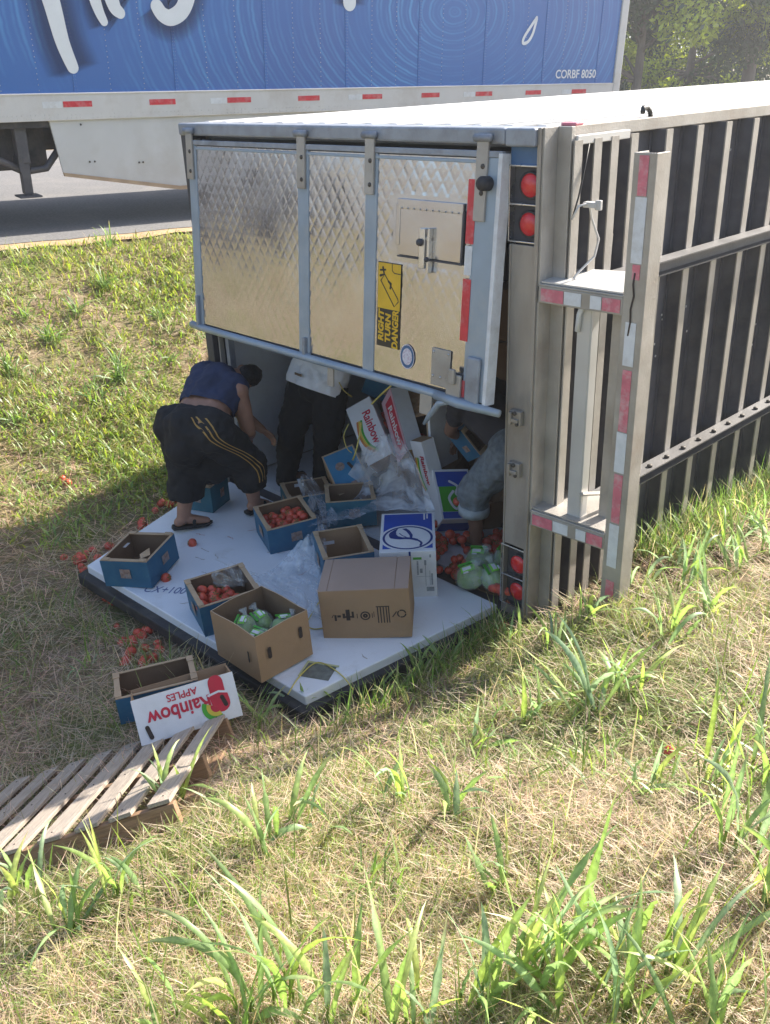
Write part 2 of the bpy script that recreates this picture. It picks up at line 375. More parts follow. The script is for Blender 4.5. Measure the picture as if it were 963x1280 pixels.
def link(o, parent=None, label=None, cat=None, group=None, kind=None):
    COL.objects.link(o)
    if parent is not None: o.parent = parent
    if label: o['label'] = label
    if cat: o['category'] = cat
    if group: o['group'] = group
    if kind: o['kind'] = kind
    return o
def part(name, mb, mats, parent=None, bevel=0.0, X=None, **kw):
    me = mb.mesh(name) if isinstance(mb, MB) else mb
    if not isinstance(mats, (list, tuple)): mats = [mats]
    if len(me.materials) == 0:
        for k in mats: me.materials.append(M[k])
    o = bpy.data.objects.new(name, me)
    if X is not None: o.matrix_local = X
    link(o, parent, **kw)
    if bevel:
        b = o.modifiers.new('bevel', 'BEVEL'); b.width = bevel; b.segments = 2; b.limit_method = 'ANGLE'
    return o
def thing(name, label, cat, X=None, group=None):
    o = bpy.data.objects.new(name, None); o.empty_display_size = 0.2
    if X is not None: o.matrix_world = X
    return link(o, None, label, cat, group)
def baked(mb, name, voxel=0.0, smooth=0, extra=None, disp=None):
    """run modifiers on a mesh and keep the result as plain mesh data"""
    me = mb.mesh(name) if isinstance(mb, MB) else mb
    o = bpy.data.objects.new('tmp', me); COL.objects.link(o)
    if voxel:
        r = o.modifiers.new('r', 'REMESH'); r.mode = 'VOXEL'; r.voxel_size = voxel; r.use_smooth_shade = True
    if smooth:
        s = o.modifiers.new('s', 'SMOOTH'); s.factor = 0.5; s.iterations = smooth
    if disp:
        for (size, strength) in disp:
            t = bpy.data.textures.new('folds', 'CLOUDS'); t.noise_scale = size; t.noise_depth = 2
            d = o.modifiers.new('d', 'DISPLACE'); d.texture = t; d.strength = strength; d.mid_level = 0.5
    if extra: extra(o)
    dg = bpy.context.evaluated_depsgraph_get(); dg.update()
    out = bpy.data.meshes.new_from_object(o.evaluated_get(dg)); out.name = name
    bpy.data.objects.remove(o)
    return out
def text_mesh(txt, size=1.0, bold=0.0, sx=1.0, shear=0.0, extrude=0.001, space=1.0):
    """flat lettering in its own xy plane, centred; returned as plain mesh"""
    cu = bpy.data.curves.new('lettering', 'FONT'); cu.body = txt; cu.size = size; cu.align_x = 'CENTER'; cu.align_y = 'CENTER'
    cu.offset = bold; cu.shear = shear; cu.extrude = extrude; cu.space_character = space; cu.resolution_u = 4
    o = bpy.data.objects.new('tmp', cu); COL.objects.link(o); o.scale = (sx, 1, 1)
    dg = bpy.context.evaluated_depsgraph_get(); dg.update()
    me = bpy.data.meshes.new_from_object(o.evaluated_get(dg)); me.materials.clear()
    me.transform(Matrix.Diagonal((sx, 1, 1, 1)))
    bpy.data.objects.remove(o); bpy.data.curves.remove(cu)
    return me
def frame(c, right, up):
    """4x4 whose x is right, y is up, z is out of the surface"""
    r = Vector(right).normalized(); u = Vector(up); u = (u - r * u.dot(r)).normalized(); n = r.cross(u)
    m = Matrix.Identity(4)
    for i in range(3): m[i][0] = r[i]; m[i][1] = u[i]; m[i][2] = n[i]; m[i][3] = Vector(c)[i]
    return m
def ribbon(pts, w, h=0.0015, m=0):
    """flat stroke along 2D points (in the xy plane) with rounded ends"""
    mb = MB(); P = [Vector((p[0], p[1], 0)) for p in pts]; ws = w if isinstance(w, (list, tuple)) else [w] * len(P)
    L = []; R = []
    for i, p in enumerate(P):
        d = (P[min(i + 1, len(P) - 1)] - P[max(i - 1, 0)]).normalized(); q = Vector((-d.y, d.x, 0)) * ws[i] / 2
        L.append(p + q); R.append(p - q)
    d0 = (P[0] - P[1]).normalized(); d1 = (P[-1] - P[-2]).normalized()
    def cap(p, d, w_):
        a0 = math.atan2(d.y, d.x); return [p + Vector((math.cos(a0 + t), math.sin(a0 + t), 0)) * w_ / 2 for t in (-1.05, -.5, 0, .5, 1.05)]
    poly = L[::-1] + cap(P[0], d0, ws[0])[::-1][0:0]
    vs = []; fs = []
    for a, b in zip(L, R): vs += [a, b]
    for i in range(len(P) - 1): fs.append((2 * i, 2 * i + 1, 2 * i + 3, 2 * i + 2))
    mb.add([(v.x, v.y, h) for v in vs], fs, m)
    for p, d, w_, a, b in ((P[0], d0, ws[0], R[0], L[0]), (P[-1], d1, ws[-1], L[-1], R[-1])):
        c = cap(p, d, w_); vv = [a if False else p] + c
        a0 = math.atan2(d.y, d.x)
        ring = [p + Vector((math.cos(a0 + t), math.sin(a0 + t), 0)) * w_ / 2 for t in np.linspace(-math.pi / 2, math.pi / 2, 9)]
        mb.add([(v.x, v.y, h) for v in [p] + ring], [(0, k, k + 1) for k in range(1, 9)], m)
    return mb
def disc(r, h=0.0015, n=28, m=0, r0=0.0, sy=1.0, a0=0, a1=2 * math.pi):
    mb = MB(); vs = []; fs = []
    for k in range(n + 1):
        a = a0 + (a1 - a0) * k / n
        vs += [(r * math.cos(a), sy * r * math.sin(a), h), (r0 * math.cos(a), sy * r0 * math.sin(a), h)]
    for k in range(n): fs.append((2 * k + 1, 2 * k, 2 * k + 2, 2 * k + 3))
    return mb.add(vs, fs, m)
def plate(w, h, z=0.001, m=0, cx=0, cy=0):
    return MB().add([(cx - w / 2, cy - h / 2, z), (cx + w / 2, cy - h / 2, z), (cx + w / 2, cy + h / 2, z), (cx - w / 2, cy + h / 2, z)], [(0, 1, 2, 3)], m)

# ------------------------------------------------------------------ terrain: a ditch between the road and the bank the viewer stands on
ROAD_Z = 0.90
RU = np.array([0.13, 0.9915]); RU /= np.linalg.norm(RU); RN = np.array([-RU[1], RU[0]])   # along the road, into the road
RE = np.array([-7.239, 1.337])                                                      # a point of the road's near edge
def _pl(x, y, d): return 0.0576 * x + 0.0263 * y + d
CP = []
for (x, y, d) in [(-3, 0, -.05), (-1.5, 0, -.05), (0, .4, -.05), (-3, 3, -.05), (-1.5, 3, -.05), (0, 3, -.05), (-3, 8, -.06), (0, 8, -.06), (-3, 14, -.08), (0, 14, -.08),
                  (-2.9, -.6, -.12), (-1.5, -.7, -.15), (-.2, -.5, -.12), (-2.6, -1.5, -.14), (-1.5, -1.45, -.13), (-.35, -1.35, -.10), (-3.3, -.8, -.10), (-3.4, 1, -.05)]:
    CP.append((x, y, _pl(x, y, d)))
CP += [(-.86, -1.87, -.12), (-.45, -1.75, -.06), (.28, -2.42, .36), (-1.1, -2.67, -.40), (-.40, -3.3, -.02), (-2.2, -2.8, -.45), (-3.4, -2.2, -.28),
       (-1.5, -4.5, -.45), (-.2, -4.6, .10), (-2.5, -7, -.5), (-4.2, -.3, -.12), (-4.4, -2.4, -.1), (-5.2, -.6, .22), (-5.3, 2, .30), (-4.2, 3.5, .08), (-4.3, 8, .22),
       (.12, -.5, .02), (.10, -1.0, .00), (.08, .6, .0), (.12, 2, .03), (.5, 0, .32), (.55, 1.2, .33), (.5, 3.2, .32), (.5, 8, .4), (.45, -1.2, .22), (.6, -2.4, .48),
       (1.2, 0, .64), (1.2, -1.8, .62), (1.3, -3.2, .66), (1.2, 3, .62), (1.2, 8, .7), (.7, -4.6, .5), (2.5, -3.6, 1.22), (2.4, -.8, 1.18), (2.5, 3, 1.15), (2.5, 8, 1.2),
       (2.4, -6, 1.1), (4.5, -3, 1.75), (4.5, 2, 1.75), (4.5, 9, 1.8), (4.5, -8, 1.7), (9, -3, 2.2), (9, 5, 2.2), (9, 14, 2.2), (9, -10, 2.1), (9, 24, 2.2)]
for t in (-11, -8, -5, -2.5, -.8, 1, 3, 6, 10, 14, 20, 28):
    for s, z in ((-.02, ROAD_Z - .02), (-.5, ROAD_Z - .07)):
        p = RE + RU * t + RN * s
        if t < 14 or s == -.02: CP.append((p[0], p[1], z))
    p = RE + RU * t + RN * 3; CP.append((p[0], p[1], ROAD_Z - .05))
CP = np.array(CP)
def _rbf(xy):
    d2 = ((xy[:, None, :] - CP[None, :, :2]) ** 2).sum(-1)
    return np.sqrt(d2 + 0.02)
_n = len(CP)
_A = np.zeros((_n + 3, _n + 3)); _A[:_n, :_n] = _rbf(CP[:, :2]) + np.eye(_n) * -0.004
_A[:_n, _n] = 1; _A[_n, :_n] = 1; _A[:_n, _n + 1:] = CP[:, :2]; _A[_n + 1:, :_n] = CP[:, :2].T
_w = np.linalg.solve(_A, np.concatenate([CP[:, 2], [0, 0, 0]]))
GX0, GX1, GY0, GY1, GS = -12.0, 11.0, -12.0, 30.0, 0.08
gx = np.arange(GX0, GX1 + GS / 2, GS); gy = np.arange(GY0, GY1 + GS / 2, GS)
GXX, GYY = np.meshgrid(gx, gy)
_P = np.stack([GXX.ravel(), GYY.ravel()], 1)
_H = np.concatenate([_rbf(q) @ _w[:_n] + _w[_n] + q @ _w[_n + 1:] for q in np.array_split(_P, 60)]).reshape(GXX.shape)
def vnoise(x, y, f, seed=0):
    r = np.random.default_rng(seed).random((64, 64)); X = x * f; Y = y * f
    i = np.floor(X).astype(int); j = np.floor(Y).astype(int); a = X - i; b = Y - j; a = a * a * (3 - 2 * a); b = b * b * (3 - 2 * b)
    g = lambda p, q: r[q % 64, p % 64]
    return (g(i, j) * (1 - a) + g(i + 1, j) * a) * (1 - b) + (g(i, j + 1) * (1 - a) + g(i + 1, j + 1) * a) * b - 0.5
side = (_P - RE) @ RN
side = side.reshape(GXX.shape)
rough = (vnoise(GXX, GYY, 1.7, 1) * .09 + vnoise(GXX, GYY, 4.5, 2) * .05 + vnoise(GXX, GYY, 9, 3) * .03)
inside = (GXX > -3.05) & (GXX < 0.05) & (GYY > -1.55)
rough = np.where(inside, np.minimum(rough, 0) * .3, rough)
_H = _H + rough * np.clip(-side / .5, 0, 1)
_H = np.where(inside & (GYY > -.1), np.minimum(_H, 0.0576 * GXX + 0.0263 * GYY - .03), _H)
_H = np.where(side > 0, np.minimum(_H, ROAD_Z - .04), _H)
def ground(x, y):
    x = np.asarray(x, float); y = np.asarray(y, float)
    a = np.clip((x - GX0) / GS, 0, len(gx) - 1.001); b = np.clip((y - GY0) / GS, 0, len(gy) - 1.001)
    i = a.astype(int); j = b.astype(int); a = a - i; b = b - j
    return (_H[j, i] * (1 - a) + _H[j, i + 1] * a) * (1 - b) + (_H[j + 1, i] * (1 - a) + _H[j + 1, i + 1] * a) * b
def ground_rays(px, py):
    """where the sight lines through photo pixels meet the ground"""
    px = np.asarray(px, float); py = np.asarray(py, float)
    V = np.stack([(px - 481.5) / FOCAL, (py - 640) / FOCAL, np.ones_like(px)], 1) @ RW
    t = np.full(len(px), 0.6); done = np.zeros(len(px), bool); lo = t.copy()
    while True:
        p = CAM_POS + V * t[:, None]; h = ground(p[:, 0], p[:, 1]); below = p[:, 2] < h
        done |= below
        if done.all() or (t[~done].min() > 45): break
        lo = np.where(done, lo, t); t = np.where(done, t, t * 1.02 + .02)
    hi = t.copy()
    for _ in range(10):
        mid = (lo + hi) / 2; p = CAM_POS + V * mid[:, None]; b = p[:, 2] < ground(p[:, 0], p[:, 1])
        hi = np.where(b, mid, hi); lo = np.where(b, lo, mid)
    p = CAM_POS + V * hi[:, None]
    p[:, 2] = ground(p[:, 0], p[:, 1])
    return p, done
def on_ground(px, py): return ground_rays([px], [py])[0][0]

def np_mesh(name, V, F, smooth=True, col=None):
    """V (n,3), F (m,3|4) arrays to a mesh, fast"""
    me = bpy.data.meshes.new(name); k = F.shape[1]
    me.vertices.add(len(V)); me.vertices.foreach_set('co', np.ascontiguousarray(V, np.float32).ravel())
    me.loops.add(F.size); me.loops.foreach_set('vertex_index', np.ascontiguousarray(F, np.int32).ravel())
    me.polygons.add(len(F)); me.polygons.foreach_set('loop_start', np.arange(0, F.size, k, dtype=np.int32))
    me.polygons.foreach_set('use_smooth', np.full(len(F), smooth))
    if col is not None:
        a = me.attributes.new('Col', 'FLOAT_COLOR', 'POINT'); c = np.ones((len(V), 4), np.float32); c[:, :3] = col
        a.data.foreach_set('color', c.ravel())
    me.update(calc_edges=True); me.validate()
    return me
ny, nx = GXX.shape
# the ground goes on to the horizon: far ring of vertices round the detailed sheet
Vg = np.stack([GXX.ravel(), GYY.ravel(), _H.ravel()], 1)
ii = np.arange(nx * ny).reshape(ny, nx)
Fg = np.stack([ii[:-1, :-1].ravel(), ii[:-1, 1:].ravel(), ii[1:, 1:].ravel(), ii[1:, :-1].ravel()], 1)
edge = np.concatenate([ii[0, :-1], ii[:-1, -1], ii[-1, :0:-1], ii[:0:-1, 0]])
ctr = np.array([-.5, 9.0])
far = Vg[edge].copy(); dirs = far[:, :2] - ctr
far2 = np.concatenate([ctr + dirs * 40, (far[:, 2:] * 0 + 0.85)], 1)
o0 = len(Vg); Vg = np.concatenate([Vg, far2]); k = len(edge); a = np.arange(k); b = (a + 1) % k
Fg = np.concatenate([Fg, np.stack([edge[a], o0 + a, o0 + b, edge[b]], 1)])
part('ground', np_mesh('ground', Vg, Fg), 'ground_thatch', kind='structure')

# road sheet with a strip of bare earth along its edge
def road_strip(name, s0, s1, z, mt, t0=-300, t1=400, wob=0.0):
    ts = np.concatenate([np.linspace(t0, -14, 12), np.arange(-13.5, 32, .25), np.linspace(33, t1, 12)])
    vs = []; fs = []
    for i, t in enumerate(ts):
        w = wob * (vnoise(np.array([t]), np.array([0.3]), 1.3, 5)[0] + .6 * vnoise(np.array([t]), np.array([0.3]), 4, 6)[0])
        for s in (s0 + w, s1):
            p = RE + RU * t + RN * s; vs.append((p[0], p[1], z))
    for i in range(len(ts) - 1): fs.append((2 * i, 2 * i + 2, 2 * i + 3, 2 * i + 1))
    part(name, MB().add(vs, fs), mt, kind='structure')
road_strip('road', 0.22, 9.5, ROAD_Z, 'asphalt', wob=.12)
road_strip('road_shoulder', -.12, 0.6, ROAD_Z - .006, 'dirt_edge', wob=.35)

# ------------------------------------------------------------------ the rolled trailer (its own frame: x roof(-2.95) to floor(0), y rear to nose, z up)
TW, TH, TL = 2.95, 2.60, 15.6
TX = M4(T3, (0, 0, 0))
trailer = thing('overturned_trailer', 'long white box trailer lying on its side in the ditch with its dark underside showing', 'trailer', TX)
P_ = trailer
b = MB()
b.box(-TW, 0.0, .12, TL, 2.53, 2.585)
part('side_panel', b, 'side_sheet', P_)
rib0 = None
for i in range(15):
    x = -TW + .1 + i * (TW - .2) / 14
    if rib0 is None:
        rb = MB(); rb.box(-.028, .028, .12, TL, 2.585, 2.603); rib0 = part('side_rib', rb, 'sun_white', P_, bevel=.006); rib0.location.x = x
    else:
        o = rib0.copy(); link(o, P_); o.location.x = x
part('roof_panel', MB().box(-TW, -TW + .05, .12, TL, 0.0, 2.53), 'galvanised', P_)
part('roof_lining', MB().box(-TW + .05, -TW + .075, .16, TL - .1, .05, 2.53), 'liner_white', P_)
part('lower_side', MB().box(-TW + .05, -.12, .12, TL, -.02, .03), 'liner_white', P_)
part('nose_panel', MB().box(-TW, 0, TL, TL + .05, 0, 2.6), 'galvanised', P_)
part('upper_lining', MB().box(-TW + .08, -.12, .16, TL - .1, 2.50, 2.53), 'liner_white', P_)
part('cargo_floor', MB().box(-.12, -.02, .14, TL, .0, 2.53), ['floor_alu', 'underfloor'], P_)
part('underfloor', MB().box(-.02, 0.0, .14, TL, .0, 2.56), 'underfloor', P_)
# bottom corner rails
part('edge_rail', MB().box(-.03, .05, .13, TL, 2.54, 2.6), 'galvanised', P_, bevel=.004)
part('edge_rail', MB().box(-.03, .05, .13, TL, -.02, .06), 'post_steel', P_, bevel=.004)
# cross members: I sections standing on the underfloor, one object each
cmb = MB(); cmb.box(0, .096, -.004, .004, .06, 2.54, 1); cmb.box(.096, .104, -.030, .030, .06, 2.54); cmb.box(0.001, .008, -.030, .030, .06, 2.54, 1)
cm0 = None
for i, y in enumerate([.135, .29, .43, .60, .92, 1.23, 1.54, 1.86, 2.17, 2.48, 2.79, 3.1, 3.41, 3.72, 4.03] + [4.35 + .31 * k for k in range(26)]):
    o = part('crossmember', cmb, ['galvanised', 'underfloor'], P_) if cm0 is None else cm0.copy()
    if cm0 is None: cm0 = o
    else: link(o, P_)
    o.location.y = y
# two slider rails running along the underside; bolts in the lower one
def slider(z, name='slider_rail'):
    b = MB(); b.box(.105, .113, .18, 9, z - .05, z + .04); b.box(.113, .20, .18, 9, z + .034, z + .042); b.box(.113, .16, .18, 9, z - .05, z - .042)
    r = part(name, b, 'rail_dark', P_)
    return r
for z in (1.87, .66):
    r = slider(z)
    bb = MB().lathe([(.0, 0), (.016, 0), (.016, .012), (.008, .016)], 8)
    b0 = None
    for k in range(22 if z < 1 else 0):
        o = part('bolt', bb, 'nail', r) if b0 is None else b0.copy()
        if b0 is None: b0 = o
        else: link(o, r)
        o.location = (.165, .55 + .19 * k, z + .043)
# small slanting gussets from rail to crossmember
gm = MB().add([(.1, -.004, 0), (.104, -.004, .16), (.03, -.004, .0), (.1, .004, 0), (.104, .004, .16), (.03, .004, .0)], [(0, 1, 2), (3, 5, 4), (0, 3, 4, 1), (1, 4, 5, 2), (0, 2, 5, 3)])
g0 = None
for y in (.32, .46, 1.26, 1.89, 2.5):
    o = part('gusset', gm, 'galvanised', P_) if g0 is None else g0.copy()
    if g0 is None: g0 = o
    else: link(o, P_)
    o.location = (0, y, 1.93)
dots = MB()
for k in range(150):
    dots.ball((.001, random.uniform(.3, 4), random.uniform(.15, 2.5)), (.003, .008, .008), 6, 4)
part('mud_spots', dots, 'wire_pale', P_, kind='stuff')

# rear frame: sill post on the right (with lamp recesses), header post on the left, corner rails
def post():
    b = MB()
    b.box(-.165, -.02, .0, .012, .45, 2.08)                       # plate between the lamp recesses
    b.box(-.165, -.02, .0, .012, .0, .06)
    b.box(-.20, -.015, .035, .05, .0, 2.56, 1)                    # recess back
    b.box(-.02, .0, -.012, .14, .0, 2.6)                          # outer cheek
    b.box(-.175, -.165, -.004, .1, .0, 2.08)                      # inner cheek
    return b
pst = part('sill_post', post(), ['post_steel', 'dark_frame'], P_, bevel=.003)
part('post_flange', MB().box(.0, .085, .10, .13, .0, 2.6), 'galvanised', P_, bevel=.003)
part('post_seam', MB().box(.0, .012, .0, .1, .0, 2.6), 'galvanised', P_, bevel=.002)
part('header_post', MB().box(-TW - .01, -TW + .075, -.02, .12, .0, 2.60).box(-TW + .085, -TW + .10, .02, .06, .0, 2.5, 1).box(-TW + .13, -TW + .17, .05, .10, .0, 2.5, 2), ['dark_frame', 'galvanised', 'rail_grey'], P_, bevel=.003)
part('top_rail', MB().box(-TW - .01, -.19, -.035, .12, 2.525, 2.60), 'rail_grey', P_, bevel=.012)
part('top_corner', MB().box(-.19, -.02, -.035, .10, 2.52, 2.60), 'rail_grey', P_, bevel=.01)
part('recess_blackness', MB().box(-.185, -.02, .01, .03, 2.44, 2.52), 'decal_blue', P_)  # dark blue sheet standing in for the blackness of the recess
part('lower_rail', MB().box(-TW, -.02, .0, .12, -.05, .0), 'dark_frame', P_, bevel=.004)
def lamp_pair(z0, z1, zs, ry=.0):
    h = MB(); t = .008
    for z in (z0, (z0 + z1) / 2 - .004, z1 - t): h.box(-.185, -.022, -.006, .034, z, z + t)
    h.box(-.185, -.177, -.006, .034, z0, z1)
    hs = part('lamp_housing', h, 'chrome', P_, bevel=.002)
    for z in zs:
        l = MB().lathe([(.0, .0), (.056, .0), (.056, .012), (.046, .022), (.026, .029), (.0, .031)], 24)
        o = part('tail_lamp', l, 'lens_red', P_); o.matrix_local = frame((-.075, .03, z), (1, 0, 0), (0, 0, 1))
        rg = MB().lathe([(.053, .0), (.064, .0), (.064, .014), (.053, .014)], 24)
        part('lamp_ring', rg, 'rubber', o)
lamp_pair(2.09, 2.44, (2.35, 2.175))
lamp_pair(.06, .44, (.33, .155))
# latch keepers on the post
for z in (1.22, .93):
    k = part('latch_keeper', MB().box(-.13, -.055, -.03, .0, z - .05, z + .03).box(-.12, -.065, -.045, -.03, z - .03, z - .01).box(-.125, -.105, -.05, -.03, z - .045, z + .025), 'post_steel', P_, bevel=.004)
    part('bolt', MB().ball((-.09, -.034, z + .018), .012, 8, 6), 'nail', k); part('bolt', MB().ball((-.075, -.034, z - .04), .01, 8, 6), 'nail', k)
# red marker lamp and little arm at the top corner
part('marker_lamp', MB().box(.0, .085, .13, .19, 2.600, 2.614), 'tape_pink', P_, bevel=.005)
part('corner_bracket', MB().box(.06, .10, .13, .56, 2.52, 2.56), 'sun_white', P_, bevel=.004)
part('hook', MB().tube([(.02, .86, 2.6), (.02, .85, 2.625), (.02, .82, 2.645), (.03, .77, 2.645), (.04, .75, 2.625)], .012, 8), 'wire_dark', P_)
# dangling cable
part('cable', MB().tube([(.11, .10, 2.2), (.13, .12, 2.26), (.16, .16, 2.27), (.15, .2, 2.2), (.17, .24, 2.1), (.16, .23, 2.02), (.12, .16, 1.95), (.1, .12, 1.9)], .006, 6), 'wire_pale', P_)
part('cable', MB().tube([(.10, .22, 2.52), (.11, .18, 2.42), (.12, .13, 2.3), (.11, .1, 2.2)], .004, 6), 'wire_dark', P_)
part('cable_plug', MB().box(.13, .2, .15, .19, 2.25, 2.275).box(.19, .22, .16, .18, 2.24, 2.285), 'wire_pale', P_, bevel=.004)

# rear guard: a long bar, two arms with sloped gussets, loose hangers between
bar = part('guard_bar', MB().box(.485, .575, .0, .012, .12, 2.51).box(.573, .585, .0, .10, .12, 2.51).box(.475, .487, .0, .10, .12, 2.51), ['galvanised'], P_, bevel=.003)
def tape(parent, x0, x1, z0, z1, m, y=-.0035, name='reflective_tape'):
    part(name, MB().box(x0, x1, y, y + .002, z0, z1), m, parent)
zz = 2.505; seq = [(.17, 'tape_pink'), (.22, 'tape_white'), (.27, 'tape_pink'), (.14, 'tape_white'), (.0, ''), (.27, 'tape_white'), (.0, '')]
tape(bar, .505, .55, 2.34, 2.50, 'tape_pink'); tape(bar, .50, .555, 2.06, 2.335, 'tape_white'); tape(bar, .512, .55, 1.99, 2.055, 'tape_pink')
tape(bar, .50, .555, 1.60, 1.80, 'tape_white'); tape(bar, .505, .552, 1.28, 1.58, 'tape_pink'); tape(bar, .50, .555, 1.07, 1.275, 'tape_white')
tape(bar, .505, .552, .80, 1.06, 'tape_pink'); tape(bar, .50, .555, .55, .79, 'tape_white'); tape(bar, .505, .552, .2, .47, 'tape_pink')
crk = [(.528, 2.02), (.523, 1.97), (.531, 1.92), (.520, 1.86), (.524, 1.8), (.517, 1.74)]
part('crack', MB().tube([(x, -.004, z) for x, z in crk], .004, 5), 'ink', bar)
for z, tilt in ((1.87, -.02), (.665, -.06)):
    arm = part('guard_arm', MB().box(.0, .49, .0, .014, z - .05, z + .03).box(.0, .49, .0, .12, z + .03, z + .04), 'galvanised', P_, bevel=.003)
    arm.rotation_euler = (0, tilt * .4, 0)
    tape(arm, .04, .17, z - .04, z + .02, 'tape_pink'); tape(arm, .175, .27, z - .04, z + .02, 'tape_white'); tape(arm, .32, .38, z - .04, z + .02, 'tape_white'); tape(arm, .385, .48, z - .04, z + .02, 'tape_pink')
    part('gusset_plate', MB().add([(.02, .013, z + .042), (.48, .013, z + .042), (.40, .38, z + .06), (.05, .30, z + .06), (.02, .013, z + .05), (.48, .013, z + .05), (.40, .38, z + .068), (.05, .30, z + .068)],
        [(0, 1, 5, 4), (1, 2, 6, 5), (2, 3, 7, 6), (3, 0, 4, 7), (4, 5, 6, 7), (3, 2, 1, 0)]), 'sun_white' if z > 1 else 'galvanised', arm)
part('hanger', MB().box(.20, .275, .06, .07, .62, 1.82).box(.275, .283, .06, .12, .62, 1.82), 'sun_white', P_, bevel=.003)
part('hanger', MB().box(.34, .39, .14, .15, .70, 1.82).box(.39, .398, .14, .2, .7, 1.82), 'galvanised', P_, bevel=.003)
part('hanger_tie', MB().tube([(.235, .05, 1.90), (.24, .045, 1.84), (.215, .05, 1.78), (.21, .05, 1.7)], .014, 6), 'tape_white', P_)
part('brace', MB().box(-.012, .012, -.008, .008, -.16, .16), 'galvanised', P_, X=frame((.32, .2, .83), (.8, .0, .6), (.0, .25, 1)))

# ---- the upper rear door, hinged along the top, hanging a little open
DA = math.radians(5.0)
DX = Matrix.Identity(4)      # door frame: x along (u), y up the door, z outwards; origin top left corner of the door
uu = Vector((1, 0, 0)); vv = Vector((0, math.sin(DA), math.cos(DA))); nn = Vector((0, -math.cos(DA), math.sin(DA)))
for i in range(3): DX[i][0] = uu[i]; DX[i][1] = vv[i]; DX[i][2] = nn[i]; DX[i][3] = (-2.85, -.035, 2.52)[i]
DW, DH = 2.66, 1.24
door = part('rear_door', MB().box(0, DW, -DH, -.02, -.05, -.012), 'dark_frame', P_); door.matrix_local = DX
def dpart(name, mb, mats, bevel=0, **kw): return part(name, mb, mats, door, bevel, **kw)
for (x0, x1) in ((.0, .085), (1.145, 1.24), (1.725, 1.815)):
    dpart('door_stile', MB().box(x0, x1, -DH + .01, -.05, -.02, .006), 'door_paint', bevel=.004)
dpart('door_stile', MB().box(2.50, DW, -DH + .01, -.05, -.02, .008), 'door_paint', bevel=.004)
dpart('door_stile', MB().box(2.64, 2.664, -DH - .0, -.03, -.06, .014), 'tape_white', bevel=.003)
dpart('door_rail', MB().box(.0, DW, -.05, -.02, -.02, .012), 'rail_grey', bevel=.004)
dpart('door_rail', MB().box(.09, 2.5, -.078, -.062, -.01, .008), 'door_paint', bevel=.003)
for (x0, x1) in ((.085, 1.145), (1.24, 1.725), (1.815, 2.50)):
    # quilted sheet: raised diamonds pressed into the metal
    cell = .078; NX = int((x1 - x0) / .0085); NY = int(1.13 / .0085)
    X_, Y_ = np.meshgrid(np.linspace(x0, x1, NX), np.linspace(-DH + .03, -.055, NY))
    pq = (X_ * .78 + Y_ * .55) / cell * 1.25; qq = (X_ * .78 - Y_ * .55) / cell * 1.25
    def tri(t): t = t - np.floor(t); return np.abs(t - .5) * 2
    ridge = np.maximum(tri(pq), tri(qq))
    dep = np.clip(vnoise(X_, Y_, 2.3, 11) + .55 + (Y_ + .62) * .35, .12, 1)
    Z_ = -.001 - .0026 * dep * np.clip((ridge - .70) / .30, 0, 1) ** 1.4 + .0045 * vnoise(X_, Y_, 3.1, 12) + .003 * vnoise(X_, Y_, 7, 13)
    flat = np.zeros_like(X_)
    if x0 > 1.8:
        flat = ((X_ > 1.93) & (X_ < 2.49) & (Y_ < -.24) & (Y_ > -.60)).astype(float)
        Z_ = Z_ * (1 - flat) - .002 * flat
    jj = np.arange(NX * NY).reshape(NY, NX)
    F_ = np.stack([jj[:-1, :-1].ravel(), jj[:-1, 1:].ravel(), jj[1:, 1:].ravel(), jj[1:, :-1].ravel()], 1)
    me = np_mesh('quilted_panel', np.stack([X_.ravel(), Y_.ravel(), Z_.ravel()], 1), F_)
    dpart('quilted_panel', me, 'stainless')
dpart('bottom_tube', MB().tube([(-.07, -DH + .005, .0), (.05, -DH, .012), (1.3, -DH - .003, .014), (2.2, -DH - .004, .012), (2.55, -DH - .01, .012)], .024, 10), 'door_paint')
dpart('bottom_tube', MB().tube([(2.33, -DH - .005, .03), (2.5, -DH - .012, .035), (2.75, -DH - .02, .0)], [.022, .028, .02], 10), 'door_paint')
dpart('bent_bar', MB().tube([(2.45, -DH - .01, .03), (2.36, -DH - .045, .03), (2.28, -DH - .14, .02), (2.24, -DH - .19, .01)], [.018, .018, .015, .010], 10), 'door_paint')
for x in (.035, 1.19, 1.765, 2.545):
    h = dpart('hinge_strap', MB().box(x - .035, x + .035, -.26 if x < 2 else -.34, .035, .006, .022), 'galvanised', bevel=.004)
    part('hinge_pin', MB().tube([(x - .05, .035, .02), (x + .05, .035, .02)], .018, 10), 'rail_grey', h)
    for y in (-.09, -.21): part('bolt', MB().ball((x + .01, y, .022), (.013, .013, .008), 8, 6), 'nail', h)
dpart('stile_lug', MB().box(.03, .055, -DH + .0, -DH + .22, .006, .03), 'rail_grey', bevel=.004)
dpart('stile_lug', MB().box(1.2, 1.225, -DH + .0, -DH + .12, .006, .03), 'rail_grey', bevel=.004)
dpart('hanging_lug', MB().box(1.42, 1.475, -DH - .14, -DH - .01, .0, .012), 'galvanised', bevel=.004)
dpart('hanging_lug', MB().box(2.215, 2.305, -DH - .13, -DH - .01, .015, .03), 'galvanised', bevel=.004)
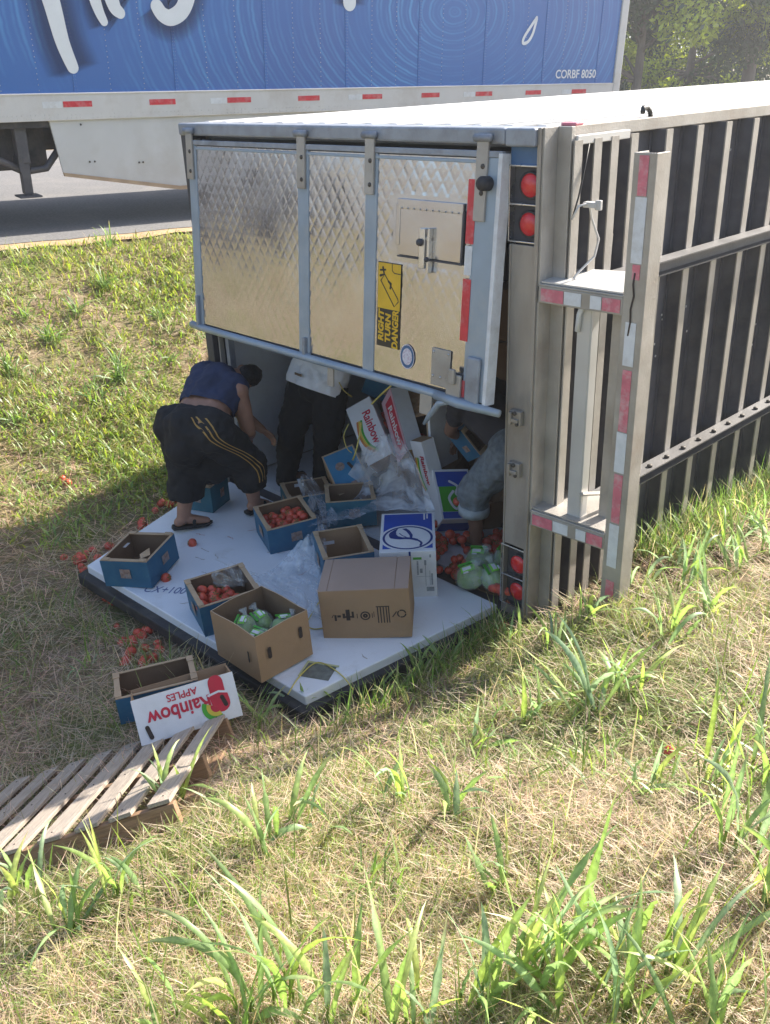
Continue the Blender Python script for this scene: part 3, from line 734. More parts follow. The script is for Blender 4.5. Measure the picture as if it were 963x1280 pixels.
# vent hatch with its flange, latch and staple
v = dpart('vent_hatch', MB().box(1.985, 2.445, -.55, -.30, .0, .006), 'stainless_flat', bevel=.003)
part('hatch_hinge', MB().box(1.985, 2.44, -.315, -.265, .004, .016).box(1.97, 2.0, -.50, -.29, .004, .01), 'stainless_flat', v, bevel=.003)
for k in range(10): part('rivet', MB().ball((2.02 + k * .044, -.31, .016), (.006, .006, .004), 6, 4), 'rail_grey', v) if k == 0 else None
r0 = v.children[-1]
for k in range(1, 10):
    o = r0.copy(); link(o, v); o.location.x = k * .044
part('hatch_edge', MB().box(2.436, 2.446, -.555, -.30, .004, .012).box(1.99, 2.446, -.56, -.552, .004, .012), 'dark_frame', v)
l = dpart('hatch_latch', MB().box(2.165, 2.205, -.60, -.40, .006, .03).box(2.225, 2.24, -.62, -.395, .006, .035).box(2.165, 2.24, -.46, -.44, .006, .02), 'chrome', bevel=.003)
part('latch_knob', MB().ball((2.175, -.47, .035), .02, 10, 8).ball((2.232, -.55, .04), .014, 8, 6), 'dark_frame', l)
# reflective strips and rub block
for (y0, y1) in ((-.45, -.15), (-.93, -.62), (-1.225, -1.135)):
    X_ = dpart('reflective_tape', MB().box(2.463, 2.515, y0, y1, .009, .011), 'tape_red')
dpart('reflective_tape', MB().box(2.465, 2.512, -.60, -.46, .009, .011), 'tape_white')
dpart('rub_block', MB().lathe([(0, 0), (.034, 0), (.034, .05), (.028, .06), (0, .06)], 14, X=Matrix.Translation((2.585, -.165, .008))), 'rubber')
q = dpart('patch_plate', MB().box(2.27, 2.405, -1.20, -1.0, .003, .008), 'galvanised', bevel=.002)
for x, y in ((2.285, -1.02), (2.39, -1.02), (2.285, -1.15), (2.39, -1.15), (2.34, -1.15)):
    part('bolt', MB().ball((x, y, .008), (.008, .008, .006), 6, 4), 'chrome', q)
dpart('handle_tab', MB().box(2.40, 2.50, -1.24, -1.11, .012, .03).box(2.43, 2.47, -1.16, -1.08, .03, .05), 'galvanised', bevel=.006)
dpart('scuffed_boot', MB().box(2.53, 2.62, -1.25, -1.0, .008, .03), 'rail_grey', bevel=.01)
# warning decal: picture above, lettering below, turned on its side with the trailer
dc = dpart('warning_decal', MB().box(1.838, 2.018, -1.06, -.60, .001, .0035), ['decal_black'])
dcx = 1.928
part('decal_ground', plate(.174, .245, .0045, cx=dcx, cy=-.727), 'decal_yellow', dc)
part('decal_line', ribbon([(dcx - .065, -.70), (dcx + .045, -.83), (dcx + .075, -.80), (dcx + .07, -.785), (dcx - .035, -.665), (dcx - .065, -.70)], .007, .0055), 'decal_black', dc)
part('decal_line', ribbon([(dcx + .02, -.605), (dcx + .022, -.64), (dcx + .04, -.652), (dcx + .085, -.653)], .005, .0055), 'decal_black', dc)
part('decal_line', ribbon([(dcx - .05, -.63), (dcx - .04, -.665), (dcx - .07, -.675)], .014, .0055), 'decal_black', dc)
part('decal_line', ribbon([(dcx - .005, -.70), (dcx + .015, -.71), (dcx + .01, -.735)], .013, .0055), 'decal_black', dc)
part('decal_line', ribbon([(dcx - .07, -.645), (dcx - .03, -.64)], .01, .0055), 'decal_black', dc)
for i, (t, sz, dx, dy) in enumerate((('RIGHT', .056, -.054, -.945), ('TURN', .056, .001, -.955), ('DANGER', .062, .058, -.957))):
    me = text_mesh(t, sz, .0026, 1.05 if t != 'DANGER' else .84, .12, .0004)
    o = part('lettering', me, 'decal_yellow', dc); o.scale = (.8, 1, 1); o.matrix_local = frame((dcx + dx, dy, .0052), (0, 1, 0), (-1, 0, 0))
sl = dpart('round_seal', disc(.062, .002, 32, X_ if False else 0), 'decal_blue'); sl.matrix_local = Matrix.Translation((2.085, -1.085, .002)) @ Matrix.Diagonal((.85, 1.05, 1, 1))
part('seal_field', disc(.044, .0035, 28), 'decal_pale', sl)
part('seal_rim', disc(.065, .003, 32, r0=.060), 'decal_pale', sl)

# ---- the lower rear door, fallen open flat on the ground: white inside up
lx = [(-2.88, -.01), (-2.85, -.43), (-2.46, -1.44), (-.34, -1.345), (-.215, -.15), (-.2, -.01)]
def slab(poly, z0, z1):
    b = MB(); n = len(poly)
    b.add([(x, y, z0) for x, y in poly] + [(x, y, z1) for x, y in poly], [tuple(range(n))[::-1], tuple(range(n, 2 * n))] + [(i, (i + 1) % n, (i + 1) % n + n, i + n) for i in range(n)])
    # winding of the list is clockwise seen from above, so flip
    b.f = [f[::-1] for f in b.f]
    return b
low = part('rear_door', slab(lx, -.05, .03), ['door_white'], P_, bevel=.006, label='white inner face of the fallen lower door')
def off(poly, d):
    out = []
    for i, p in enumerate(poly):
        a = Vector(poly[i - 1]); b_ = Vector(p); c = Vector(poly[(i + 1) % len(poly)])
        n1 = (b_ - a).normalized(); n2 = (c - b_).normalized()
        m1 = Vector((n1.y, -n1.x)); m2 = Vector((n2.y, -n2.x)); mm = (m1 + m2).normalized() / max(.5, math.cos(m1.angle(m2) / 2))
        out.append(tuple(b_ + mm * (-d)))
    return out
lo2 = off(lx, -.055)
lo2 = [(max(-2.93, x), min(y, -.012)) for x, y in lo2]
cx_, cy_ = np.mean([p[0] for p in lx]), np.mean([p[1] for p in lx])
grow = [((x - cx_) * 1.035 + cx_, (y - cy_) * 1.07 + cy_ if y < -.05 else -.012) for x, y in lx]
part('door_gasket', slab(grow, -.10, -.022), 'rubber', low, bevel=.012)
tg = frame((-.455, -1.16, .0315), (.88, .47, 0), (-.30, .95, 0))
pc = part('label_pouch', plate(.16, .125, 0), 'pouch_grey', low); pc.matrix_local = tg
pe = part('pouch_edge', MB().box(-.09, .09, .062, .074, 0, .004).box(-.09, -.08, -.065, .065, 0, .004), 'pouch_edge', low); pe.matrix_local = tg
hw = part('handwriting', text_mesh('CX+100', .105, .0004, .74, .18, .0002), 'ink_pen', low); hw.matrix_local = frame((-1.80, -1.262, .0315), (.80, .60, 0), (-.60, .80, 0))
for k in range(34):
    x = random.uniform(-2.4, -.35); y = random.uniform(-1.25, -.1); n_ = random.randint(4, 7); a = random.uniform(0, 6.28); ln = random.uniform(.02, .16)
    P = [(x + ln * math.cos(a) * i / n_ + random.uniform(-.006, .006), y + ln * math.sin(a) * i / n_ + random.uniform(-.006, .006)) for i in range(n_)]
    o = part('scuff_mark', ribbon(P, [random.uniform(.002, .009) for _ in P], .0), 'scuff' if k % 3 else 'juice', low); o.location.z = .0308 + k * .00002
part('door_seam', MB().box(-1.86, -1.25, -.735, -.725, .030, .0325), 'tape_white', low, X=Matrix.Translation((-.05, -.05, 0)) @ Matrix.Rotation(.02, 4, 'Z'))

# ------------------------------------------------------------------ the blue trailer parked on the road behind
TKP = np.array([*(RE + RN * .7), ROAD_Z])
TKR = np.array([[RN[0], RU[0], 0], [RN[1], RU[1], 0], [0, 0, 1.0]]) @ np.array([[1, 0, 0], [0, math.cos(.011), -math.sin(.011)], [0, math.sin(.011), math.cos(.011)]])
def tk(px, py): return TKR.T @ (hit(px, py, TKR[:, 0], TKP) - TKP)
KX = M4(np.stack([TKR[:, 0], TKR[:, 1], TKR[:, 2]], 1), TKP)
if KX.to_3x3().determinant() < 0:      # the frame x(into) y(along) z(up) is left handed: turn x round
    KX = M4(np.stack([-TKR[:, 0], TKR[:, 1], TKR[:, 2]], 1), TKP)
SG = 1.0 if np.dot(np.array(KX.col[0][:3]), TKR[:, 0]) > 0 else -1.0
truck = thing('parked_trailer_truck', 'blue box trailer with white script lettering and white skirt parked on the road', 'truck', KX)
def kbox(mb, x0, x1, y0, y1, z0, z1, m=0):
    a, b_ = sorted((SG * x0, SG * x1)); return mb.box(a, b_, y0, y1, z0, z1, m)
Y0, Y1 = -2.9, 9.2
part('trailer_body', kbox(MB(), .006, 2.6, Y0, Y1, 1.46, 4.1), 'truck_blue', truck)
part('bottom_rail', kbox(kbox(MB(), -.012, .05, Y0, Y1 + .12, 1.19, 1.455), -.02, .0, Y0, Y1 + .1, 1.452, 1.470), 'truck_white', truck, bevel=.004)
part('rear_corner', kbox(MB(), -.02, .1, Y1, Y1 + .16, 1.19, 4.1), 'truck_white', truck, bevel=.01)
part('top_rail', kbox(MB(), -.012, .06, Y0, Y1 + .12, 4.02, 4.14), 'truck_white', truck)
part('rear_doors', kbox(MB(), .1, 2.6, Y1 + .02, Y1 + .12, 1.19, 4.1), 'truck_white', truck)
part('belly', kbox(MB(), .06, 2.55, Y0, Y1, 1.12, 1.30), 'truck_dark', truck)
part('undercarriage', kbox(kbox(MB(), .35, 2.5, Y0, -.08, .66, 1.13), .9, 1.8, -.1, 6.5, .80, 1.13), 'truck_dark', truck)
# panel seams every 1.2 m and rows of rivets
seam = kbox(MB(), .000, .006, -.018, .018, 1.47, 4.02); s0 = None
for k in range(10):
    o = part('panel_seam', seam, 'truck_blue', truck) if s0 is None else s0.copy()
    if s0 is None: s0 = o
    else: link(o, truck)
    o.location.y = -2.2 + 1.22 * k + .0
rv = MB()
yy = np.arange(-2.2, Y1, .407)
for i, y in enumerate(yy):
    for z in np.arange(1.5, 3.1, .055 if i % 3 else .035):
        for dy in ((-.012, .012) if i % 3 == 0 else (0,)):
            rv.add([(SG * -.004, y + dy, z), (SG * .006, y + dy - .006, z - .006), (SG * .006, y + dy + .006, z - .006), (SG * .006, y + dy, z + .007)], [(0, 1, 2), (0, 2, 3), (0, 3, 1)])
for y in np.arange(Y0, Y1, .05):
    for z in (1.215, 1.25):
        if random.random() < .6: rv.add([(SG * -.018, y, z), (SG * -.011, y - .007, z - .007), (SG * -.011, y + .007, z - .007), (SG * -.011, y, z + .008)], [(0, 1, 2), (0, 2, 3), (0, 3, 1)])
part('rivets', rv, 'truck_white', truck, kind='stuff')
for k in range(9):
    y = .26 + 1.02 * k
    part('reflective_tape', kbox(MB(), -.0145, -.0125, y - .19, y + .14, 1.325, 1.385), 'tape_red', truck)
    if k % 2 == 0: part('reflective_tape', kbox(MB(), -.0145, -.0125, y - .42, y - .2, 1.32, 1.385), 'tape_white', truck)
part('reflective_tape', kbox(MB(), -.0145, -.0125, -.98, -.66, 1.325, 1.385), 'tape_red', truck)
# side skirt with a tan lower edge, sloped at its front
sk = [(-.10, 1.19), (-.02, .64), (1.4, .40), (7.2, .40), (7.2, 1.19)]
def kslab(poly, x0, x1):
    b = MB(); n = len(poly)
    b.add([(SG * x0, y, z) for y, z in poly] + [(SG * x1, y, z) for y, z in poly], [tuple(range(n)), tuple(range(n, 2 * n))[::-1]] + [(i, i + n, (i + 1) % n + n, (i + 1) % n) for i in range(n)])
    return b
part('side_skirt', kslab(sk, .02, .05), 'truck_skirt', truck)
part('skirt_edge', kslab([(-.02, .64), (-.012, .60), (1.4, .355), (7.2, .355), (7.2, .40), (1.4, .40)], .01, .05), 'skirt_edge', truck)
sc_ = MB()
for y, z in ((.25, 1.14), (.3, .74), (.36, .74), (.9, .7), (.95, .7)): sc_.ball((SG * .018, y, z), .012, 6, 4)
part('skirt_bolts', sc_, 'nail', truck, kind='stuff')
# landing gear: two legs, crank box, cross braces, sand shoes
for x in (.12, 2.35):
    lg = part('landing_leg', kbox(MB(), x, x + .13, -.47, -.34, .75, 1.2), 'truck_leg', truck, bevel=.01)
    part('inner_leg', kbox(MB(), x + .015, x + .115, -.455, -.355, .42, .76), 'truck_leg', lg, bevel=.008)
    part('sand_shoe', kbox(kbox(MB(), x - .05, x + .18, -.53, -.28, .385, .405), x + .03, x + .1, -.44, -.37, .40, .45), 'truck_leg', lg, bevel=.006)
    part('brace', MB().tube([(SG * (x + .06), -.41, .66), (SG * (x + .06), -.85, .88), (SG * (x + .06), -1.3, 1.16)], .045, 6).tube([(SG * (x + .06), -.41, .66), (SG * (x + .06), -.16, .68), (SG * (x + .06), .08, .95)], .04, 6), 'truck_leg', truck)
part('cross_brace', kbox(MB(), .12, 2.4, -.47, -.42, .66, .82), 'truck_leg', truck)
part('kingpin_plate', kbox(MB(), .4, 2.2, -2.9, -1.2, 1.06, 1.13), 'truck_dark', truck)
wheel = MB().lathe([(.0, 0), (.28, 0), (.40, .0), (.50, .04), (.52, .12), (.50, .24), (.40, .28), (0, .28)], 28)
wp = None
for (x, y) in ((.12, 7.6), (.12, 8.8), (2.2, 7.6), (2.2, 8.8), (.12, -2.6), (.12, -3.9), (2.2, -2.6), (2.2, -3.9), (.12, -7.3), (2.2, -7.3)):
    o = part('wheel', wheel, 'tyre', truck) if wp is None else wp.copy()
    if wp is None: wp = o
    else: link(o, truck)
    o.matrix_local = Matrix.Translation((SG * (x + (.0 if SG > 0 else .28)), y, .52)) @ Matrix.Rotation(math.pi / 2, 4, 'Y')
part('tractor_cab', kbox(kbox(MB(), .05, 2.5, -5.9, -3.5, .75, 3.6), .3, 2.3, -7.9, -5.9, .7, 2.1), 'truck_white', truck, bevel=.08)
part('tractor_frame', kbox(MB(), .8, 1.8, -7.6, -2.2, .7, 1.05), 'truck_dark', truck)
part('cab_window', kbox(MB(), .035, .05, -5.7, -5.0, 2.1, 2.9), 'rubber', truck)
# script lettering: lower ends of letters whose tops run on above
def tpath(px):
    out = []
    for x, y in px:
        q = tk(x, y); out.append((-q[1] , q[2]))    # seen from outside, along-road runs right
    return [(-a, b_) for a, b_ in out]
LF = Matrix.Identity(4)
# letter plane: local x = along the trailer, local y = up, z = outwards (towards the viewer)
LF[0] = (0, 0, -SG, SG * -.002); LF[1] = (1, 0, 0, 0); LF[2] = (0, 1, 0, 0)
if LF.to_3x3().determinant() < 0: print('letter frame flipped')
def halo(pts, w):
    P = [Vector((p[0], p[1], 0)) for p in pts]; vs = []; fs = []; cs = []
    for i, p in enumerate(P):
        d = (P[min(i + 1, len(P) - 1)] - P[max(i - 1, 0)]).normalized(); qv = Vector((-d.y, d.x, 0))
        for k, a in ((-1, 0), (-.45, .55), (.45, .55), (1, 0)):
            e = 0 if i in (0, len(P) - 1) else a
            vs.append(p + qv * w * k + Vector((0, 0, .0008))); cs.append((e, e, e))
    for i in range(len(P) - 1):
        for k in range(3): fs.append((i * 4 + k, i * 4 + k + 1, i * 4 + 5 + k, i * 4 + 4 + k))
    return np_mesh('letter_halo', np.array([tuple(v) for v in vs]), np.array(fs), True, np.array(cs))
def smooth_path(pts, n=6):
    out = []
    for i in range(len(pts) - 1):
        p0 = np.array(pts[max(i - 1, 0)]); p1 = np.array(pts[i]); p2 = np.array(pts[i + 1]); p3 = np.array(pts[min(i + 2, len(pts) - 1)])
        for t in np.linspace(0, 1, n, endpoint=False):
            out.append(tuple(.5 * (2 * p1 + (p2 - p0) * t + (2 * p0 - 5 * p1 + 4 * p2 - p3) * t * t + (3 * p1 - p0 - 3 * p2 + p3) * t ** 3)))
    out.append(tuple(pts[-1])); return out
for pts, w in (([(40, -90), (52, -40), (66, 8), (78, 52), (91, 84)], (.24, .13)), ([(112, -60), (117, -10), (123, 12), (130, 27)], (.16, .09)),
               ([(132, -60), (137, -14), (143, 8), (150, 16)], (.2, .12)), ([(240, -50), (236, -12), (228, 12), (214, 22), (203, 18), (196, 8)], (.2, .15)),
               ([(437, -60), (436, -20), (437, 3)], (.16, .2))):
    P = smooth_path(tpath(pts)); n_ = len(P)
    ws = [w[0] + (w[1] - w[0]) * (i / (n_ - 1)) for i in range(n_)]
    o = part('lettering', ribbon(P, ws, .003), 'letter_white', truck); o.matrix_local = LF
    e = np.array(P[-1]) + (np.array(P[-1]) - np.array(P[-2])) * 2.5
    hm = halo(P + [tuple(e)], max(w) * 1.35)
    o = part('lettering_halo', hm, 'letter_halo', truck); o.matrix_local = LF
P = smooth_path(tpath([(671, 22), (663, 34), (655, 47), (654, 54), (660, 52), (666, 42), (671, 24)]))
o = part('lettering', ribbon(P, .045, .003), 'letter_white', truck); o.matrix_local = LF
q = tk(720, 93); tm = text_mesh('CORBF 8050', .17, .003, 1.0, 0, .0003)
o = part('fleet_number', tm, 'letter_white', truck); o.matrix_local = LF @ Matrix.Translation((q[1], q[2], .002))

# ------------------------------------------------------------------ cartons and the spilled load
def pose(pos, w):
    """w = (tilt about x, tilt about y, yaw) on top of the trailer's lean"""
    R = T3 @ rotvec((w[0], w[1], 0)) @ rotvec((0, 0, w[2]))
    return M4(R, pos)
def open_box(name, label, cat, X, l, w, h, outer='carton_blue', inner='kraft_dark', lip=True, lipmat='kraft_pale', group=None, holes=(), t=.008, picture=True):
    r = thing(name, label, cat, X, group)
    ph = random.uniform(0, 6)
    for (a, b_, o_) in (((-l/2, -w/2), (l/2, -w/2), (0, -1)), ((l/2, w/2), (-l/2, w/2), (0, 1)), ((-l/2, w/2), (-l/2, -w/2), (-1, 0)), ((l/2, -w/2), (l/2, w/2), (1, 0))):
        NU, NV = 8, 5; vs = []; fs = []; ms = []
        top_amp = .0 if lip else .006
        for layer in (0, 1):
            for i in range(NU + 1):
                for k in range(NV + 1):
                    u = i / NU; v = k / NV
                    if layer: u = u * (1 - 2 * t / math.hypot(b_[0] - a[0], b_[1] - a[1])) + t / math.hypot(b_[0] - a[0], b_[1] - a[1])
                    bul = .004 * math.sin(math.pi * u) * math.sin(math.pi * v) * math.sin(ph + 1.3 * o_[0] + 2.1 * o_[1] + 1.2) + top_amp * v * math.sin(math.pi * u) * math.sin(ph * 2 + o_[0] * 2 + o_[1])
                    bul += .0015 * math.sin(5.1 * u + ph) * math.sin(math.pi * v) * math.sin(math.pi * u)
                    x = a[0] + (b_[0] - a[0]) * u + o_[0] * (bul - t * layer); y = a[1] + (b_[1] - a[1]) * u + o_[1] * (bul - t * layer)
                    z = .004 + (h - .004) * v + (.004 * math.sin(7 * u + ph) * v if not lip else 0)
                    vs.append((x, y, z))
        off_ = (NU + 1) * (NV + 1); ix = lambda i, k, q: q * off_ + i * (NV + 1) + k
        mb = MB()
        o0_ = [(ix(i, k, 0), ix(i + 1, k, 0), ix(i + 1, k + 1, 0), ix(i, k + 1, 0)) for i in range(NU) for k in range(NV)]
        o1_ = [(ix(i, k + 1, 1), ix(i + 1, k + 1, 1), ix(i + 1, k, 1), ix(i, k, 1)) for i in range(NU) for k in range(NV)]
        rim = [(ix(i, NV, 0), ix(i + 1, NV, 0), ix(i + 1, NV, 1), ix(i, NV, 1)) for i in range(NU)]
        rim += [(ix(i, 0, 1), ix(i + 1, 0, 1), ix(i + 1, 0, 0), ix(i, 0, 0)) for i in range(NU)]
        rim += [(ix(0, k, 0), ix(0, k + 1, 0), ix(0, k + 1, 1), ix(0, k, 1)) for k in range(NV)] + [(ix(NU, k, 1), ix(NU, k + 1, 1), ix(NU, k + 1, 0), ix(NU, k, 0)) for k in range(NV)]
        mb.add(vs, o0_ + o1_ + rim); mb.m = [0] * len(o0_) + [1] * len(o1_) + [2] * len(rim)
        part('side_panel', mb, [outer, inner, lipmat], r)
    part('base_panel', MB().box(-l/2 + t, l/2 - t, -w/2 + t, w/2 - t, .004, .012), [inner], r)
    if lip:
        # die-cut rim: ledges folded in along each side, wider at the corners
        d = .028
        for sx in (-1, 1):
            x_ = sx * (l / 2 - d / 2 - .001)
            part('rim_flap', MB().box(x_ - d / 2, x_ + d / 2, -w/2 + .002, w/2 - .002, h - .0, h + .005).box(x_ - d * .6, x_ + d * .6, -w/2 + .01, -w/2 + .06, h + .005, h + .010).box(x_ - d * .6, x_ + d * .6, w/2 - .06, w/2 - .01, h + .005, h + .010), lipmat, r, bevel=.0015)
        for sy in (-1, 1):
            y_ = sy * (w / 2 - .008)
            part('rim_edge', MB().box(-l/2 + d, l/2 - d, y_ - .008, y_ + .007, h - .003, h + .003), lipmat, r, bevel=.0015)
    for sx, sy, u0 in holes: pass
    if picture:
        part('printed_picture', plate(l * .22, h * .32, .0015, cx=.0, cy=0), 'picture', r).matrix_local = frame((0.02, -w/2 - .0045, h * .55), (1, 0, 0), (0, 0, 1))
        part('printed_picture', plate(w * .22, h * .34, .0015), 'picture', r).matrix_local = frame((l/2 + .0045, 0.03, h * .55), (0, 1, 0), (0, 0, 1))
        part('printed_picture', plate(w * .22, h * .34, .0015), 'picture', r).matrix_local = frame((-l/2 - .0045, 0.0, h * .55), (0, -1, 0), (0, 0, 1))
    return r
def slot(r, c, right, up, w=.022, h=.075, m='ink'):
    q = part('hand_hole', MB().box(-w/2, w/2, -h/2 + w/2, h/2 - w/2, .0, .0014).add(disc(w/2, .0014, 14).v, disc(w/2, .0014, 14).f, 0, False, Matrix.Translation((0, h/2 - w/2, 0))).add(disc(w/2, .0014, 14).v, disc(w/2, .0014, 14).f, 0, False, Matrix.Translation((0, -h/2 + w/2, 0))), m, r)
    q.matrix_local = frame(c, right, up); return q

# A: empty blue tray at the left corner of the fallen door
A = open_box('tomato_box', 'empty blue tomato box open at the left corner of the white door', 'box', pose([-2.097, -1.23, -.123], (.041, -.042, 2.135)), .383, .322, .185, group='blue tomato boxes')
part('staple_slip', MB().box(-.03, .03, -.002, .0, -.012, .012), 'carton_white', A, X=frame((.1, .145, .14), (1, 0, 0), (0, 0, 1)))
part('torn_flap', MB().add([(-.15, -.1, .186), (-.1, -.14, .188), (-.06, -.12, .215), (-.12, -.08, .2)], [(0, 1, 2, 3), (3, 2, 1, 0)]), 'kraft_pale', A)
B = open_box('tomato_box', 'blue box full of red tomatoes by the stooping man\'s right foot', 'box', pose([-1.782, -.307, -.081], (.075, .036, 1.192)), .34, .352, .2, group='blue tomato boxes')
Cc = open_box('tomato_box', 'blue tomato box half hidden behind the lettuce carton, plastic on its rim', 'box', pose([-1.278, -1.159, -.074], (.065, .002, 1.253)), .356, .336, .208, group='blue tomato boxes')
G = open_box('tomato_box', 'nearly empty tomato box with two tomatoes, wrapped in clear plastic', 'box', pose([-1.146, -.357, -.045], (.03, .03, 1.053)), .314, .358, .22, group='blue tomato boxes', inner='kraft')
part('staple_slip', MB().box(-.035, .035, -.012, .012, .0, .002), 'carton_white', G, X=frame((-.06, .169, .13), (1, 0, 0), (0, 0, 1)))
I_ = open_box('tomato_box', 'teal box seen between the legs of the man in black shorts', 'box', pose([-2.646, -.366, -.133], (0, 0, 2.0)), .24, .23, .2, outer='carton_teal', group='blue tomato boxes')
K_ = open_box('tomato_box', 'blue box lying on the grass behind the white apple box', 'box', pose([-.859, -1.867, -.078], (.016, -.041, 1.123)), .40, .24, .15, group='blue tomato boxes')
J_ = open_box('tomato_box', 'dark blue open box under the tilted bright blue box', 'box', M4(T3 @ rotvec((0, 0, .9)), trailer_pt((-1.66, .16, .05))), .34, .30, .2, outer='carton_teal', group='blue tomato boxes')
J2 = open_box('tomato_box', 'shallow dark box behind the tomato-filled box, beside the man\'s foot', 'box', M4(T3 @ rotvec((0, 0, 1.1)), trailer_pt((-2.10, .13, .04))), .34, .30, .12, outer='carton_teal', group='blue tomato boxes')
part('staple_slip', MB().box(-.035, .035, -.012, .012, .0, .002), 'carton_white', J2, X=frame((-.03, .139, .09), (1, 0, 0), (0, 0, 1)))

# H: bright blue box tipped on its back, printed end facing up to the light
hu = np.array([.436, .844, .313]); hv = np.array([.81, -.217, -.544]); hc = np.array([-1.90, .326, .20])
H = thing('tomato_box', 'bright blue box tipped on its side in front of the man in black trousers', 'box', frame(hc, hu, -hv), 'blue tomato boxes')
part('end_panel', MB().box(-.118, .118, -.168, .168, -.010, .0), 'carton_bright', H, bevel=.002)
part('edge_strip', MB().box(-.122, .122, .160, .170, -.012, .003).box(-.122, .122, -.170, -.160, -.012, .003).box(-.122, -.112, -.16, .16, -.012, .003).box(.112, .122, -.16, .16, -.012, .003), 'kraft_pale', H)
part('side_panel', MB().box(-.12, .12, -.168, -.158, -.30, -.011), 'carton_teal', H)
part('side_panel', MB().box(-.12, .12, .158, .168, -.30, -.011), 'carton_teal', H)
part('side_panel', MB().box(-.12, -.11, -.157, .157, -.30, -.011), 'kraft', H)
part('side_panel', MB().box(.11, .12, -.157, .157, -.30, -.011), 'carton_teal', H)
part('printed_picture', disc(.034, .002, 18, sy=1.0), 'picture', H, X=Matrix.Translation((-.03, .04, 0)))
part('printed_picture', plate(.11, .035, .002, cx=.05, cy=-.125), 'picture', H)
slot(H, (.045, .01, .0005), (.9, .3, 0), (-.3, .9, 0), .022, .085)

# D: kraft carton with bagged lettuce
D = open_box('lettuce_carton', 'tall kraft carton full of bagged lettuce on the door edge', 'box', pose([-.785, -1.257, -.048], (.026, -.033, 1.5616)), .342, .402, .286, outer='kraft', inner='kraft_dark', lip=False, picture=False, t=.006)
slot(D, (-.1, -.209, .16), (1, 0, 0), (0, 0, 1), .022, .07)
slot(D, (.105, -.209, .18), (1, 0, 0), (0, 0, 1), .022, .07)
slot(D, (-.179, -.13, .14), (0, -1, 0), (0, 0, 1), .012, .07)
# E: closed kraft carton standing upside down with printed marks
Ex = thing('kraft_carton', 'closed brown carton with black printed marks on its front, on the white door', 'box', pose([-.612, -.638, -.021], (.041, -.03, .738)))
part('carton_body', MB().box(-.246, .246, -.175, .175, .0, .312), ['kraft'], Ex, bevel=.003)
part('top_flap', MB().box(-.195, .170, -.175, .176, .312, .3165), 'kraft_lilac', Ex, bevel=.001)
part('top_flap', MB().box(-.247, -.198, -.176, .176, .312, .3155), 'kraft_lilac', Ex, bevel=.001)
part('top_flap', MB().box(.173, .247, -.176, .176, .312, .3155), 'kraft_lilac', Ex, bevel=.001)
fr = frame((0, -.1755, .15), (1, 0, 0), (0, 0, 1))
def mark(mb, m='ink'): return part('printed_mark', mb, m, Ex, X=fr)
mark(disc(.028, .001, 24, r0=.020)); mark(disc(.014, .001, 16, r0=.006))
mk = ((.085, .03, .042, .003), (.085, -.035, .042, .003)); mb = MB()
for x in (.07, .086, .102, .118, .131):
    mb.add([(x - .003, -.05, .001), (x + .003, -.05, .001), (x + .003, .052, .001), (x - .003, .052, .001)], [(0, 1, 2, 3)])
mb.add([(.062, .052, .001), (.135, .052, .001), (.135, .058, .001), (.062, .058, .001)], [(0, 1, 2, 3)])
mark(mb, 'ink')
mark(text_mesh('%', .05, .002, 1, 0, .0002).copy() if False else ribbon([(.15, -.012), (.172, .018)], .006, .001))
mark(disc(.008, .001, 12, r0=.003).add(disc(.008, .001, 12, r0=.003).v, disc(.008, .001, 12, r0=.003).f, 0, False, Matrix.Translation((.0, 0, 0)))).location += Vector((0, 0, 0))
for a in range(3):
    t0 = a * 2 * math.pi / 3 + .3
    mark(ribbon([(.20 + .022 * math.cos(t0 + s), .005 + .022 * math.sin(t0 + s)) for s in np.linspace(0, 1.6, 6)], .008, .001))
for x, w_, h_ in ((-.165, .012, .035), (-.145, .02, .014), (-.118, .014, .03), (-.095, .022, .07), (-.088, .05, .010), (-.068, .012, .04), (-.045, .004, .03), (.038, .004, .03), (.048, .003, .034)):
    mark(plate(w_, h_, .001, cx=x, cy=random.uniform(-.01, .01)))
mark(ribbon([(-.185, -.005), (-.175, .012), (-.16, .008)], .004, .001))
# F: white and blue carton with a leaf emblem in an oval
F = thing('leaf_carton', 'white and blue carton with a big oval leaf emblem behind the brown carton', 'box', pose([-.796, -.128, -.018], (.052, .024, .771)))
fl, fw, fh = .329, .463, .327
part('carton_body', MB().box(-fl/2, fl/2, -fw/2, fw/2, .0, fh), 'carton_white', F, bevel=.003)
TF = Matrix.Translation((0, 0, fh))
def fpart(name, mb, m): return part(name, mb, m, F, X=TF)
fpart('printed_field', plate(fl - .035, fw - .05, .0008, cy=.008), 'print_blue')
oy = -.075
fpart('emblem', disc(.166, .0016, 48, sy=.90).add([], []), 'carton_white').location += Vector((0, oy, 0))
fpart('emblem', disc(.150, .0024, 48, r0=.136, sy=.90), 'print_navy').location += Vector((0, oy, 0))
def oval(px, py): # crop pixels to the top face
    return ((px - 447) / 590 * fl * 1.02, oy + (472 - py) / 450 * .405)
fpart('emblem', ribbon(smooth_path([oval(*p) for p in ((300, 415), (275, 425), (290, 465), (360, 480), (430, 480), (500, 490), (560, 515), (590, 545), (580, 575))]), [.03] * 13 + [.022] * 22 + [.014] * 14, .0026), 'print_navy')
fpart('emblem', MB().add([(*oval(*p), .0028) for p in ((255, 405), (300, 370), (345, 350), (325, 385), (320, 420), (345, 450), (400, 470), (470, 478), (400, 490), (310, 475), (270, 450))], [(0, 1, 2, 3, 4, 10), (4, 5, 9, 10), (5, 6, 8, 9), (6, 7, 8)]), 'print_navy')
